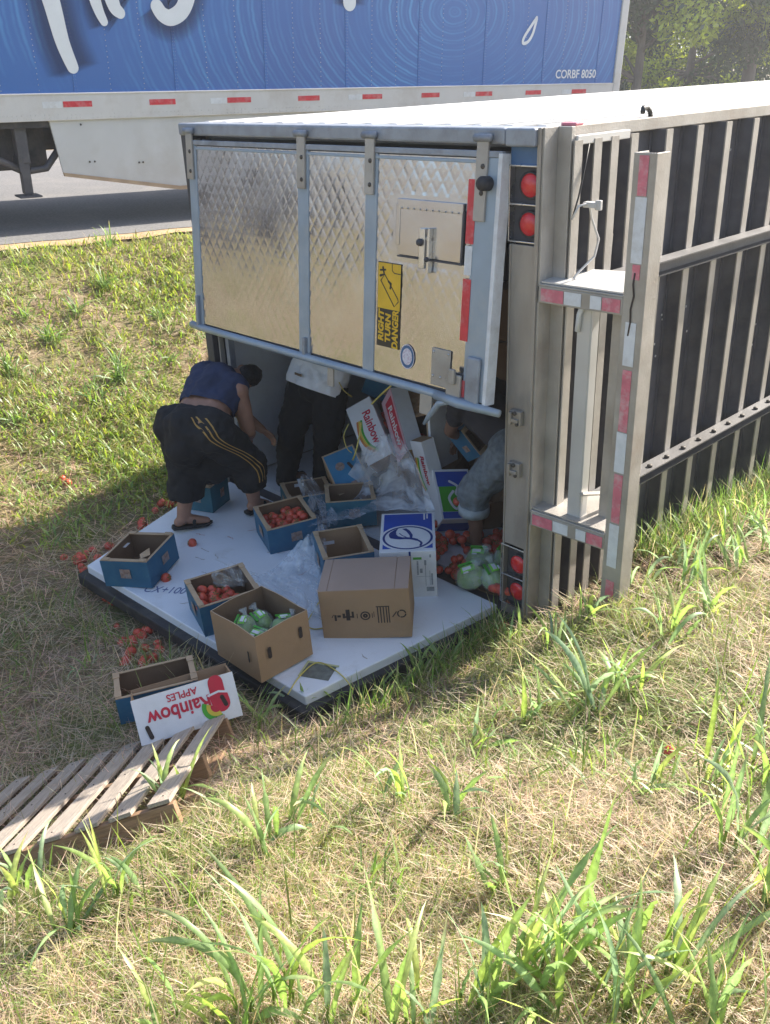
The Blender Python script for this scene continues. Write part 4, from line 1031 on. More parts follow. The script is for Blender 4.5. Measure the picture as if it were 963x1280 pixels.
fpart('emblem', MB().add([(*oval(*p), .0028) for p in ((385, 355), (430, 350), (470, 385), (500, 440), (495, 480), (470, 478), (465, 440), (430, 390))], [(0, 1, 2, 7), (2, 3, 6, 7), (3, 4, 5, 6)]), 'print_navy')
fpart('emblem', ribbon([oval(*p) for p in ((360, 415), (390, 445), (430, 465))], .006, .0028), 'print_navy')
fpart('printed_text', plate(.010, .08, .0016, cx=.10, cy=.175).add(plate(.008, .06, .0016, cx=.118, cy=.18).v, [(0, 1, 2, 3)]), 'carton_white')
FF = frame((0, -fw/2 - .0005, fh/2), (1, 0, 0), (0, 0, 1))
def ff(mb, m): return part('printed_label', mb, m, F, X=FF)
ff(plate(.05, .016, .001, cx=.055, cy=.115), 'print_green')
ff(plate(.012, fh, .001, cx=.012), 'print_navy')
for k in range(9): ff(plate(.010, random.uniform(.006, .012), .001, cx=.055, cy=.095 - .011 * k), 'ink_grey')
for cx, cy, w_, h_ in ((.10, .085, .012, .035), (.13, .13, .010, .02), (.10, .01, .003, .17), (.125, -.02, .003, .10), (.137, -.03, .010, .08), (.09, -.01, .09, .002), (.125, -.10, .045, .03), (.075, .03, .016, .03)): ff(plate(w_, h_, .001, cx=cx, cy=cy), 'ink_grey')
# small green and blue cartons by the man in denim shorts
def veg_carton(label, X, l, w, h):
    r = thing('vegetable_carton', label, 'box', X, 'green and blue vegetable cartons')
    part('carton_body', MB().box(-l/2, l/2, -w/2, w/2, 0, h), 'carton_white', r, bevel=.002)
    t_ = Matrix.Translation((0, 0, h))
    part('printed_field', plate(l * .9, w * .3, .001, cy=w * .30), 'print_blue', r, X=t_)
    part('printed_field', plate(l * .9, w * .13, .001, cy=-w * .42), 'print_blue', r, X=t_)
    part('printed_field', plate(l * .86, w * .50, .0014, cy=-w * .1), 'print_green', r, X=t_)
    part('printed_swirl', ribbon(smooth_path([(-l * .1, w * .25), (l * .1, w * .14), (l * .02, 0), (l * .2, -w * .12), (-l * .05, -w * .3), (-l * .2, -w * .1), (-l * .05, w * .05)]), l * .07, .002), 'carton_white', r, X=t_)
    part('printed_swirl', ribbon(smooth_path([(l * .25, w * .2), (l * .3, 0), (l * .22, -w * .22)]), l * .08, .002), 'carton_white', r, X=t_)
    part('printed_field', plate(l * .9, h * .5, .001), 'print_blue', r, X=frame((0, -w/2 - .0005, h/2), (1, 0, 0), (0, 0, 1)))
    return r
veg_carton('green and blue printed carton leaning behind the denim shorts', pose([-1.174, .583, .065], (.238, .678, 1.036)), .255, .37, .253)
veg_carton('small green and blue carton beside the right post, right of the man\'s bare shin', M4(T3 @ rotvec((.5, .2, .6)), trailer_pt((-.36, .50, .04))), .2, .2, .15)

# apple boxes: one upside down on the grass, others torn open inside
def apple_face(r, w, h, mats=('carton_white', 'print_red'), words=True, X=None, flip=False, full=False, script=False):
    X = X or Matrix.Identity(4)
    fm, tm_ = mats
    if full: part('printed_field', plate(w * .86, h * .72, .001), 'print_red', r, X=X)
    s = h
    t1 = text_mesh('Rainbow', s * (.40 if full else .36), s * .010, .92, .1 if script else 0, .0003)
    o = part('lettering', t1, 'carton_white' if full else 'print_red', r); o.matrix_local = X @ Matrix.Translation(((-.06 if not full else 0) * w, -.06 * h, .002))
    if words:
        o = part('lettering', text_mesh('APPLES', s * .21, s * .003, .95, 0, .0003), 'print_red' if not full else 'carton_white', r); o.matrix_local = X @ Matrix.Translation((-.03 * w, -.36 * h + (.0), .002))
L_pos = (np.array([-.555, -1.878, -.028]), (-.124, -.435, 1.1406))
LX = pose(*L_pos)
L_ = thing('apple_box', 'white apple box with upside down red lettering propped behind the pallet', 'box', LX, 'apple boxes')
ll, lw, lh = .477, .302, .215
part('side_panel', MB().box(-ll/2, ll/2, -lw/2, -lw/2 + .007, .0, lh, fm=(0, 0, 0, 1, 1, 1)), ['carton_white', 'kraft'], L_)
part('side_panel', MB().box(-ll/2, ll/2, lw/2 - .007, lw/2, .0, lh, fm=(0, 0, 1, 0, 1, 1)), ['carton_white', 'kraft'], L_)
part('side_panel', MB().box(-ll/2, -ll/2 + .007, -lw/2 + .008, lw/2 - .008, .0, lh - .01, fm=(0, 1, 0, 0, 1, 1)), ['carton_white', 'kraft'], L_)
part('side_panel', MB().box(ll/2 - .007, ll/2, -lw/2 + .008, lw/2 - .008, .0, lh - .01, fm=(1, 0, 0, 0, 1, 1)), ['carton_white', 'kraft'], L_)
part('base_panel', MB().box(-ll/2 + .007, ll/2 - .007, -lw/2 + .008, lw/2 - .008, .0, .006), 'kraft', L_)
LFc = frame((0, -lw/2 - .0006, lh/2), (-1, 0, 0), (0, 0, -1))      # upside down
t1 = part('lettering', text_mesh('Rainbow', .098, .0022, .86, 0, .0003), 'print_red', L_); t1.matrix_local = LFc @ Matrix.Translation((.035, -.004, .001))
t1 = part('lettering', text_mesh('APPLES', .048, .0008, .95, 0, .0003), 'print_red', L_); t1.matrix_local = LFc @ Matrix.Translation((.02, .052, .001)) @ Matrix.Translation((0, -.128 + .022, 0)) if False else LFc @ Matrix.Translation((.01, -.072, .001))
q = part('printed_apple', ribbon(smooth_path([(-.155, .02), (-.15, -.03), (-.15, -.08)]), [.085] * 6 + [.07] * 7, .0012), 'print_red', L_); q.matrix_local = LFc
q = part('printed_band', ribbon([(-.20, -.022), (-.155, -.036), (-.105, -.028)], .010, .002), 'carton_white', L_); q.matrix_local = LFc
for k, (m_, rr) in enumerate((('print_green', .066), ('print_yellow', .045), ('print_red', .026))):
    q = part('printed_rainbow', disc(rr, .0014 + .0004 * k, 20, a0=.4, a1=math.pi - .2), m_, L_); q.matrix_local = LFc @ Matrix.Translation((-.128, .03, 0)) @ Matrix.Rotation(-.9, 4, 'Z')
slot(L_, (.17, -lw/2 - .001, .095), (.95, 0, .25), (-.25, 0, .95), .02, .06)
slot(L_, (-.19, -lw/2 - .001, .05), (.97, 0, .2), (-.2, 0, .97), .02, .07)

def lid(label, c, u, v, n, w, h, d, red=False):
    """carton lid seen by its printed long side; letters run down its length"""
    r = thing('apple_box', label, 'box', frame(c, u, -np.asarray(v)), 'apple boxes')
    part('printed_side', MB().box(-w/2, w/2, -h/2, h/2, -.006, 0), 'print_pink' if red else 'carton_white', r, bevel=.001)
    part('side_panel', MB().box(-w/2, -w/2 + .006, -h/2, h/2, -d, -.007), 'carton_white', r)
    part('side_panel', MB().box(w/2 - .006, w/2, -h/2, h/2, -d, -.007), 'carton_white', r)
    part('side_panel', MB().box(-w/2 + .007, w/2 - .007, h/2 - .006, h/2, -d, -.007), 'kraft', r)
    part('side_panel', MB().box(-w/2 + .007, w/2 - .007, -h/2, -h/2 + .006, -d, -.007), 'kraft', r)
    X = frame((0, 0, .001), (0, -1, 0), (1, 0, 0))
    if red:
        part('printed_field', plate(w * .62, h * .8, .001, cx=.02), 'print_red', r)
        q = part('lettering', text_mesh('Rainbow', w * .50, .002, .9, .25, .0003), 'carton_white', r); q.matrix_local = Matrix.Translation((.015, 0, .002)) @ frame((0, 0, 0), (0, -1, 0), (1, 0, 0))
    else:
        q = part('lettering', text_mesh('Rainbow', w * .44, .002, .9, 0, .0003), 'print_red', r); q.matrix_local = Matrix.Translation((.03, .02, .002)) @ frame((0, 0, 0), (0, -1, 0), (1, 0, 0))
        for k, (m_, x) in enumerate((('print_green', -.045), ('print_yellow', -.062), ('print_orange', -.076))):
            part('printed_rainbow', ribbon(smooth_path([(x + .02, .10), (x, .0), (x + .015, -.10), (x + .06, -.17)]), .016, .0012 + .0003 * k), m_, r)
    return r
lid('white apple box lid with red lettering, leaning under plastic inside the trailer', [-1.858, .504, .465], [.592, .606, .531], [.784, -.283, -.552], None, .2, .5, .16)
lid('red printed apple box side leaning to the right of the white lid', [-1.676, .575, .539], [.594, -.183, .784], [.709, -.342, -.617], None, .2, .5, .13, red=True)
lid('long white box side with a red patch sagging above the leaf carton', [-1.286, .483, .339], [.929, -.245, .276], [.308, .103, -.946], None, .15, .45, .1)
lid_board = thing('foam_board', 'tall narrow white board standing between the red printed box and the dark cartons', 'board', M4(T3, trailer_pt((-1.30, .66, .06))))
part('board_face', MB().box(-.035, -.012, -.012, .25, 0, .80), 'carton_white', lid_board, bevel=.003, X=Matrix.Rotation(-.06, 4, 'Y'))
part('board_edge', MB().box(-.046, -.038, -.012, .25, 0, .80), 'kraft_pale', lid_board, X=Matrix.Rotation(-.06, 4, 'Y'))
Pb = open_box('tomato_box', 'blue box corner high on the load, right of the man in the white shirt', 'box', M4(T3 @ rotvec((.35, .55, .5)), trailer_pt((-2.05, .95, .72))), .36, .30, .22, group='blue tomato boxes')
S_ = open_box('tomato_box', 'small blue box hanging from the hand of the man in denim shorts', 'box', M4(T3 @ rotvec((.2, 1.0, .3)), trailer_pt((-1.10, .72, .60))), .22, .18, .14, group='blue tomato boxes')
# brown cartons stacked in the dark of the trailer
def carton(label, X, l, w, h, m='kraft_dark', group=None):
    r = thing('brown_carton', label, 'box', X, group)
    part('carton_body', MB().box(-l/2, l/2, -w/2, w/2, 0, h), m, r, bevel=.003)
    part('tape_strip', MB().box(-.025, .025, -w/2 - .001, w/2 + .001, h, h + .001), 'kraft', r)
    part('top_flap', MB().box(-l/2, -.002, -w/2, w/2, h - .0, h + .0006), m, r)
    return r
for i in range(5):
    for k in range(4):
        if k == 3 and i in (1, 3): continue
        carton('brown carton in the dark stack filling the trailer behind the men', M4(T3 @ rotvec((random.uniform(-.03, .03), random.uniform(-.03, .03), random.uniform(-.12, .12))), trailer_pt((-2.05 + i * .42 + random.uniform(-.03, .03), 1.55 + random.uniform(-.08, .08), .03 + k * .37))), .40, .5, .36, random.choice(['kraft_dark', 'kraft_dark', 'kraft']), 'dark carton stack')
carton('brown carton under the red printed apple box', M4(T3 @ rotvec((.1, .1, .4)), trailer_pt((-1.55, .85, .03))), .45, .4, .34)
carton('brown carton under the white apple box lid', M4(T3 @ rotvec((-.1, .05, .2)), trailer_pt((-1.98, .98, .03))), .42, .4, .40)
carton('brown carton on edge carrying the high blue box', M4(T3 @ rotvec((0, .1, .1)), trailer_pt((-1.95, 1.12, .42))), .42, .38, .30)
carton('brown carton lying between the leaf carton and the post', M4(T3 @ rotvec((.15, .3, 1.0)), trailer_pt((-.98, .95, .03))), .4, .45, .42)

# bagged lettuce
def lettuce_bag(label, X, s=1.0, group='bagged lettuces', name='lettuce_bag'):
    r = thing(name, label, 'lettuce', X, group)
    b = MB(); b.ball((0, 0, .065 * s), (.085 * s, .072 * s, .07 * s), 20, 14)
    hd = baked(b, 'lettuce_head', disp=((.05, .03), (.02, .012)))
    part('lettuce_head', hd, 'lettuce', r)
    b = MB(); b.ball((0, 0, .068 * s), (.096 * s, .08 * s, .08 * s), 16, 10); b.tube([(.03 * s, 0, .12 * s), (.05 * s, .0, .15 * s), (.06 * s, .01, .18 * s)], [.04 * s, .014 * s, .03 * s], 8)
    part('clear_bag', baked(b, 'clear_bag', disp=((.03, .012),)), 'clear_bag', r)
    lb = MB(); vs = []; fs = []
    for i in range(7):
        for k in range(5):
            a = -.42 + .84 * i / 6; t = -.30 + .52 * k / 4
            vs.append((.099 * s * math.sin(a), -.083 * s * math.sin(t) - .0, .068 * s + .083 * s * math.cos(a) * math.cos(t)))
    for i in range(6):
        for k in range(4): fs.append((i * 5 + k, (i + 1) * 5 + k, (i + 1) * 5 + k + 1, i * 5 + k + 1))
    part('printed_label', lb.add(vs, fs, 0, True), 'lime_label', r)
    part('label_print', MB().box(-.03 * s, .02 * s, -.010 * s, .012 * s, .146 * s, .153 * s).box(-.03 * s, .0, -.028 * s, -.018 * s, .145 * s, .151 * s), 'carton_white', r, bevel=.001)
    part('label_print', MB().box(-.05 * s, .05 * s, .036 * s, .05 * s, .134 * s, .143 * s), 'print_green', r)
    return r
DXm = D.matrix_world.copy()
for i, (x, y, z, a, e, lab) in enumerate(((-.065, -.085, .15, .3, .5, 'lettuce bag at the left of the kraft carton, its pale head showing'), (.08, -.09, .14, 1.2, -.3, 'lettuce bag at the front right of the kraft carton'), (-.05, .08, .14, 2.2, .2, 'lettuce bag at the back left of the kraft carton, touching the tomato box'), (.07, .09, .12, 3.0, .3, 'lettuce bag at the back right of the kraft carton, deepest in shade'))):
    lettuce_bag(lab, pose(DXm @ Vector((x, y, z - .03)), (e * .6, .3 * e, a)), .84)
for i, (x, y, z, a, e, lab) in enumerate(((-.52, .22, .05, .5, .3, 'lettuce bag spilled beside the right post, upper left one'), (-.40, .30, .05, 2.0, -.2, 'lettuce bag spilled beside the right post, upper right one'), (-.44, .06, .05, .9, .5, 'lettuce bag with dark label spilled at the sill, lower left one'), (-.31, .10, .05, 2.6, .1, 'lettuce bag spilled at the sill, nearest the tail lamps'))):
    lettuce_bag(lab, M4(T3 @ rotvec((e, .2 * e, 0)) @ rotvec((0, 0, a)), trailer_pt((x, y, z))), 1.05)

# tomatoes: every one its own object sharing one mesh
tb = MB(); tb.ball((0, 0, .028), (.031, .031, .027), 12, 8)
for k in range(5):
    a = k * 1.2566
    tb.add([(0, 0, .0565), (.013 * math.cos(a - .25), .013 * math.sin(a - .25), .0555), (.020 * math.cos(a), .020 * math.sin(a), .0535), (.013 * math.cos(a + .25), .013 * math.sin(a + .25), .0555)], [(0, 1, 2, 3)], 1)
tm_me = tb.mesh('tomato'); tm_me.materials.append(M['tomato']); tm_me.materials.append(M['calyx'])
TOM = [0]
def tomato(p, label, group, s=1.0):
    o = bpy.data.objects.new('tomato', tm_me)
    o.matrix_world = Matrix.Translation(Vector(p)) @ Euler((random.uniform(-1.1, 1.1), random.uniform(-1.1, 1.1), random.uniform(0, 6))).to_matrix().to_4x4() @ Matrix.Scale(s * random.uniform(.86, 1.14), 4)
    link(o, None, label, 'tomato', group); TOM[0] += 1
def in_box(bx, l, w, z0, layers, label, group, x0=-1, x1=1, y0=-1, y1=1, jit=.008):
    X = bx.matrix_world.copy()
    for q in range(layers):
        xs = np.arange(-l/2 + .055, l/2 - .05, .058); ys = np.arange(-w/2 + .055, w/2 - .05, .058)
        for x in xs + (.029 if q % 2 else 0):
            for y in ys + (.029 if q % 2 else 0):
                if not (x0 <= x / (l/2) <= x1 and y0 <= y / (w/2) <= y1) or abs(x) > l/2 - .05 or abs(y) > w/2 - .05: continue
                tomato(X @ Vector((x + random.uniform(-jit, jit), y + random.uniform(-jit, jit), z0 + q * .044 + random.uniform(-.004, .008))), label, group)
bpy.context.view_layer.update()
in_box(B, .34, .352, .09, 1, 'red tomato in the full blue box by the stooping man\'s right foot', 'tomatoes in the full box')
in_box(B, .34, .352, .125, 1, 'red tomato in the full blue box by the stooping man\'s right foot', 'tomatoes in the full box', -.55, .9, -.9, .8)
in_box(Cc, .356, .336, .10, 1, 'red tomato in the blue box behind the lettuce carton', 'tomatoes in the half hidden box', -1, .3, -1, .9)
in_box(Cc, .356, .336, .14, 1, 'red tomato in the blue box behind the lettuce carton', 'tomatoes in the half hidden box', -.9, -.1, -.8, .6)
GX_ = G.matrix_world
tomato(GX_ @ Vector((.055, .05, .012)), 'tomato on the left of the two in the plastic wrapped box', None)
tomato(GX_ @ Vector((.105, .03, .012)), 'tomato on the right of the two in the plastic wrapped box', None, 1.1)
AX = on_trailer(203, 722, 2, .04); tomato(trailer_pt((AX[0], AX[1], .031)), 'tomato against the front of the empty blue box on the white door', None, 1.15)
AX = on_trailer(246, 678, 2, .04); tomato(trailer_pt((AX[0], AX[1], .031)), 'single tomato alone on the white door by the man\'s left foot', None, 1.1)
for lab, grp, lst, spread in (
    ('tomato in the grass at the left corner of the white door', 'tomatoes at the left door corner', [(100, 693), (108, 698), (116, 694), (125, 690), (92, 700), (104, 705), (118, 703), (131, 697), (97, 716), (86, 692), (128, 715), (112, 726)], 11),
    ('tomato in the grass under the stooping man\'s heel', 'tomatoes behind the heel', [(200, 632), (206, 637), (212, 631), (196, 638), (178, 660), (184, 656), (172, 662), (203, 643), (86, 600), (92, 603)], 7),
    ('tomato in the shaded grass behind the pair of apple and tomato boxes', 'tomatoes behind the apple box', [(168, 798), (175, 794), (183, 800), (190, 806), (170, 808), (178, 814), (186, 818), (193, 822), (199, 815), (164, 826), (158, 832), (174, 826), (182, 828), (196, 806), (164, 802), (189, 797), (176, 803)], 9),
    ('tomato in the grass beside the long dark edge of the fallen door', 'tomatoes by the door edge', [(140, 750), (146, 757), (137, 756), (150, 752), (146, 787), (135, 748)], 5),
    ('tomato on the dark sill edge under the tail lamps', 'tomatoes under the tail lamps', [(606, 765), (613, 768), (620, 764), (604, 790), (611, 793), (618, 787), (624, 790), (599, 795), (628, 784), (614, 786)], 2)):
    for x, y in lst:
        p = on_ground(x + random.uniform(-spread, spread), y + random.uniform(-spread, spread)); tomato(p + np.array([0, 0, random.uniform(-.012, .006)]), lab, grp, random.uniform(.85, 1.2))
p = on_ground(838, 948); tomato(p, 'lone orange tomato half hidden in the sunlit grass of the bank', None)
# heaps on the trailer's lower side
def heap(x0, x1, y0, y1, z, n, label, group, s=1.0):
    for _ in range(n):
        x = random.uniform(x0, x1); y = random.uniform(y0, y1)
        tomato(trailer_pt((x, y, z + random.choice((0, 0, .045)) + random.uniform(0, .012))), label, group, s)
heap(-.24, -.135, .02, .42, .03, 26, 'tomato heaped on the trailer floor just inside the tail lamps', 'tomatoes inside the post', 1.1)
heap(-.85, -.50, .32, .7, .03, 34, 'tomato spilled around the bare shin of the man in denim shorts', 'tomatoes around the shin', 1.05)
heap(-.72, -.45, -.0, .2, .03, 16, 'tomato lying between the leaf carton and the lettuce bags', 'tomatoes by the leaf carton')
heap(-1.1, -.85, .45, .75, .28, 14, 'tomato piled against the leaning green and blue carton', 'tomatoes by the green carton')
heap(-.26, -.14, -.01, .30, .07, 22, 'tomato heaped on the trailer floor just inside the tail lamps', 'tomatoes inside the post', 1.1)
heap(-.66, -.30, .30, .62, .05, 30, 'tomato spilled around the bare shin of the man in denim shorts', 'tomatoes around the shin', 1.05)
heap(-1.05, -.80, .10, .40, .05, 20, 'tomato lying between the leaf carton and the lettuce bags', 'tomatoes by the leaf carton')
heap(-1.75, -1.40, .70, .95, .40, 20, 'tomato heaped on the load behind the white lid', 'tomatoes behind the lid')
def flap(label, c, w, h, rv, m='kraft'):
    n_ = 8; vs = []; fs = []
    for i in range(n_ + 1):
        for k in range(5):
            x = w * (i / n_ - .5); y = h * (k / 4 - .5); vs.append((x + .02 * math.sin(k * 2 + i), y + .015 * math.sin(i * 1.7), .03 * math.sin(i * .9 + k) + .12 * (i / n_ - .5) ** 2))
    for i in range(n_):
        for k in range(4): fs.append((i * 5 + k, (i + 1) * 5 + k, (i + 1) * 5 + k + 1, i * 5 + k + 1))
    b = MB().add(vs, fs); o = part('torn_cardboard', b, m, X=M4(T3 @ rotvec(rv), trailer_pt(c)), label=label, cat='cardboard')
    sd_ = o.modifiers.new('thick', 'SOLIDIFY'); sd_.thickness = .006
flap('torn brown cardboard sheet crumpled above the spilled tomatoes by the post', (-.75, .72, .42), .4, .3, (.9, .2, .4), 'kraft_dark')
flap('torn brown cardboard sheet hanging under the hanging lug, high on the load', (-1.55, .80, .78), .36, .26, (.8, -.4, .2), 'kraft')
flap('flattened brown cardboard lying under the lettuce bags at the sill', (-.42, .22, .04), .4, .35, (.05, .03, .5), 'kraft_dark')
flap('crumpled brown cardboard between the red printed box and the dark cartons', (-1.15, 1.0, .62), .4, .3, (1.0, .3, -.3), 'kraft_dark')
heap(-2.10, -1.75, .84, 1.0, .74, 22, 'tomato heaped high on the load beneath the blue box corner', 'tomatoes on the load')
heap(-2.0, -1.75, .66, .85, .52, 22, 'tomato heaped on the load behind the white lid', 'tomatoes behind the lid')

# clear plastic: wrinkled sheets hung and spread
def sheet(name, label, ctrl, m, nu=90, nv=80, amp=.03, seed=3, cat='plastic sheet'):
    """ctrl: rows of control points (world); bilinear over the rows plus folds"""
    Cn = np.array(ctrl, float); R_, S_c = Cn.shape[:2]
    U = np.linspace(0, R_ - 1.0001, nv); W = np.linspace(0, S_c - 1.0001, nu)
    def cr(P, t):
        i = int(t); f = t - i; p1 = P[i]; p2 = P[i + 1]; p0 = P[max(i - 1, 0)]; p3 = P[min(i + 2, len(P) - 1)]
        return .5 * (2 * p1 + (p2 - p0) * f + (2 * p0 - 5 * p1 + 4 * p2 - p3) * f * f + (3 * p1 - p0 - 3 * p2 + p3) * f ** 3)
    V = np.zeros((nv, nu, 3))
    for a, u in enumerate(U):
        row = np.array([cr(Cn[:, k], u) for k in range(S_c)])
        for b_, w in enumerate(W): V[a, b_] = cr(row, w)
    a, b_ = np.meshgrid(np.arange(nu), np.arange(nv))
    a = a * 44 / nu; b_ = b_ * 36 / nv; wx = vnoise(a, b_, .10, seed + 5) * 9
    fold = np.abs(vnoise(a + wx, b_ * .22, .30, seed)) * 1.6 * amp + vnoise(a + wx * .5, b_ * .6, .16, seed + 1) * amp * 1.1 + np.abs(vnoise(a - wx, b_ * .9 + wx, .36, seed + 2)) * amp * .35
    V[:, :, 2] += fold; V[:, :, 1] -= fold * .5
    j = np.arange(nu * nv).reshape(nv, nu)
    F_ = np.stack([j[:-1, :-1].ravel(), j[:-1, 1:].ravel(), j[1:, 1:].ravel(), j[1:, :-1].ravel()], 1)
    me = np_mesh(name, V.reshape(-1, 3), F_)
    return part(name, me, m, label=label, cat=cat)
def tp(px, py, ax, v): return trailer_pt(on_trailer(px, py, ax, v))
sheet('plastic_sheet', 'clear plastic wrap falling from the apple boxes down behind the leaf carton', [
    [tp(446, 568, 1, .40), tp(468, 552, 1, .42), tp(490, 545, 1, .44), tp(508, 556, 1, .42)],
    [tp(440, 590, 1, .34), tp(470, 586, 1, .36), tp(500, 580, 1, .36), tp(522, 584, 1, .36)],
    [tp(405, 635, 1, .22), tp(455, 625, 1, .26), tp(495, 612, 1, .26), tp(535, 615, 1, .30)],
    [tp(385, 660, 2, .30), tp(430, 650, 2, .26), tp(485, 640, 1, .12), tp(545, 640, 1, .22)]], 'grey_film', amp=.028, seed=21)
sheet('plastic_sheet', 'clear plastic wrap spread over the white door from the nearly empty tomato box', [
    [tp(405, 655, 2, .26), tp(388, 668, 2, .24), tp(372, 684, 2, .12), tp(360, 700, 2, .045)],
    [tp(408, 690, 2, .16), tp(386, 702, 2, .10), tp(355, 712, 2, .05), tp(335, 716, 2, .040)],
    [tp(402, 740, 2, .06), tp(376, 735, 2, .08), tp(345, 735, 2, .07), tp(300, 728, 2, .040)],
    [tp(405, 778, 2, .036), tp(376, 762, 2, .05), tp(345, 755, 2, .04), tp(305, 745, 2, .036)]], 'wrap_film', amp=.022, seed=31)
sheet('plastic_sheet', 'grey plastic wrap bunched at the feet of the man in black trousers', [
    [tp(372, 600, 2, .20), tp(385, 596, 2, .24), tp(396, 604, 2, .2)],
    [tp(378, 618, 2, .12), tp(395, 618, 2, .2), tp(408, 622, 2, .2)],
    [tp(392, 650, 2, .06), tp(404, 640, 2, .16), tp(420, 640, 2, .22)],
    [tp(402, 668, 2, .06), tp(410, 660, 2, .14), tp(422, 655, 2, .22)]], 'grey_film', nu=54, nv=60, amp=.03, seed=41)
sheet('plastic_bag', 'small crumpled clear bag on the rim of the half hidden tomato box', [
    [tp(266, 722, 2, .24), tp(282, 712, 2, .27), tp(302, 706, 2, .22)],
    [tp(268, 730, 2, .22), tp(288, 722, 2, .28), tp(312, 716, 2, .2)],
    [tp(284, 738, 2, .21), tp(304, 734, 2, .2), tp(326, 722, 2, .14)]], 'clear_bag', nu=60, nv=50, amp=.05, seed=51, cat='plastic bag')
# loose packing straps
def strap(label, pts, w=.008):
    P = smooth_path([tuple(p) for p in pts], 6)
    mb = MB(); mb.tube(P, w / 2, 5)
    part('packing_strap', mb, 'strap_yellow', label=label, cat='strap', group='loose packing straps')
strap('yellow packing strap arching under the upper door edge above the red printed box', [tp(465, 505, 1, .36), tp(478, 492, 1, .34), tp(492, 480, 1, .30), tp(500, 476, 1, .22)], .012)
strap('yellow packing strap hanging down the left edge of the white lid', [tp(452, 528, 1, .38), tp(449, 548, 1, .35), tp(444, 568, 1, .3), tp(441, 575, 1, .3)], .012)
strap('thin yellow strap dropping from the hanging lug beside the blue box corner', [tp(424, 478, 1, .2), tp(430, 488, 1, .3), tp(440, 496, 1, .4)], .008)
strap('thin pale strap looped beside the black trousers', [tp(436, 530, 1, .3), tp(430, 545, 1, .3), tp(434, 560, 1, .3), tp(440, 566, 1, .3)], .007)
strap('yellow strap curling on the white door left of the brown carton', [tp(402, 748, 2, .08), tp(392, 764, 2, .05), tp(384, 780, 2, .037), tp(392, 786, 2, .037), tp(404, 785, 2, .037)], .007)
strap('yellow strap lying behind the grey label pouch on the white door', [tp(360, 868, 2, .037), tp(375, 845, 2, .037), tp(398, 828, 2, .037), tp(425, 842, 2, .037), tp(442, 862, 2, .037)], .007)

# ------------------------------------------------------------------ pallet propped on the bank
PF = np.array([-.396, -1.778, .085]); e1 = np.array([.643, -.673, .367]); e2 = np.array([.587, .74, .329])
e1 /= np.linalg.norm(e1); e2 = e2 - e1 * (e1 @ e2); e2 /= np.linalg.norm(e2); e3 = np.cross(e1, e2)
if e3[2] < 0: e3 = -e3
PX = M4(np.stack([e1, np.cross(e3, e1), e3], 1), PF)
s2 = 1.0 if np.dot(np.cross(e3, e1), e2) > 0 else -1.0       # local +y*s2 is e2; the pallet runs the other way
pal = thing('wooden_pallet', 'weathered grey wooden pallet propped on the grass at the lower left', 'pallet', PX)
slat = None
for k in range(9):
    w_ = .080 + .014 * random.random(); y = -s2 * (.05 + k * .142)
    b = MB(); n_ = 8
    for i in range(n_):
        x0, x1 = i / n_, (i + 1) / n_
        b.add([(x0, -w_/2, 0), (x1, -w_/2, 0), (x1, w_/2, 0), (x0, w_/2, 0), (x0, -w_/2, .016), (x1, -w_/2, .016), (x1, w_/2, .016), (x0, w_/2, .016)],
              [(0, 1, 5, 4), (2, 3, 7, 6), (0, 3, 2, 1), (4, 5, 6, 7)] + ([(0, 4, 7, 3)] if i == 0 else []) + ([(1, 2, 6, 5)] if i == n_ - 1 else []))
    o = part('slat', b, 'wood', pal, bevel=.002)
    o.location = (random.uniform(-.012, .012), y, -.018 + random.uniform(0, .004)); o.rotation_euler = (random.uniform(-.03, .03), 0, random.uniform(-.012, .012))
    nl = MB()
    for x in (.05, .5, .95): nl.ball((x, random.uniform(-.01, .01), .017), (.004, .004, .002), 6, 4)
    for x in (.05, .5, .95): pass
    part('nails', nl, 'nail', o, kind='stuff')
for x in (.02, .5, .97):
    part('stringer', MB().box(x - .02, x + .02, min(0, -s2 * 1.2), max(0, -s2 * 1.2), -.115, -.021), 'wood_brown', pal, bevel=.003)
for k in range(4):
    y = -s2 * (.06 + k * .33)
    part('bottom_board', MB().box(.0, 1.0, y - .05, y + .05, -.133, -.117), 'wood_brown', pal, bevel=.002)

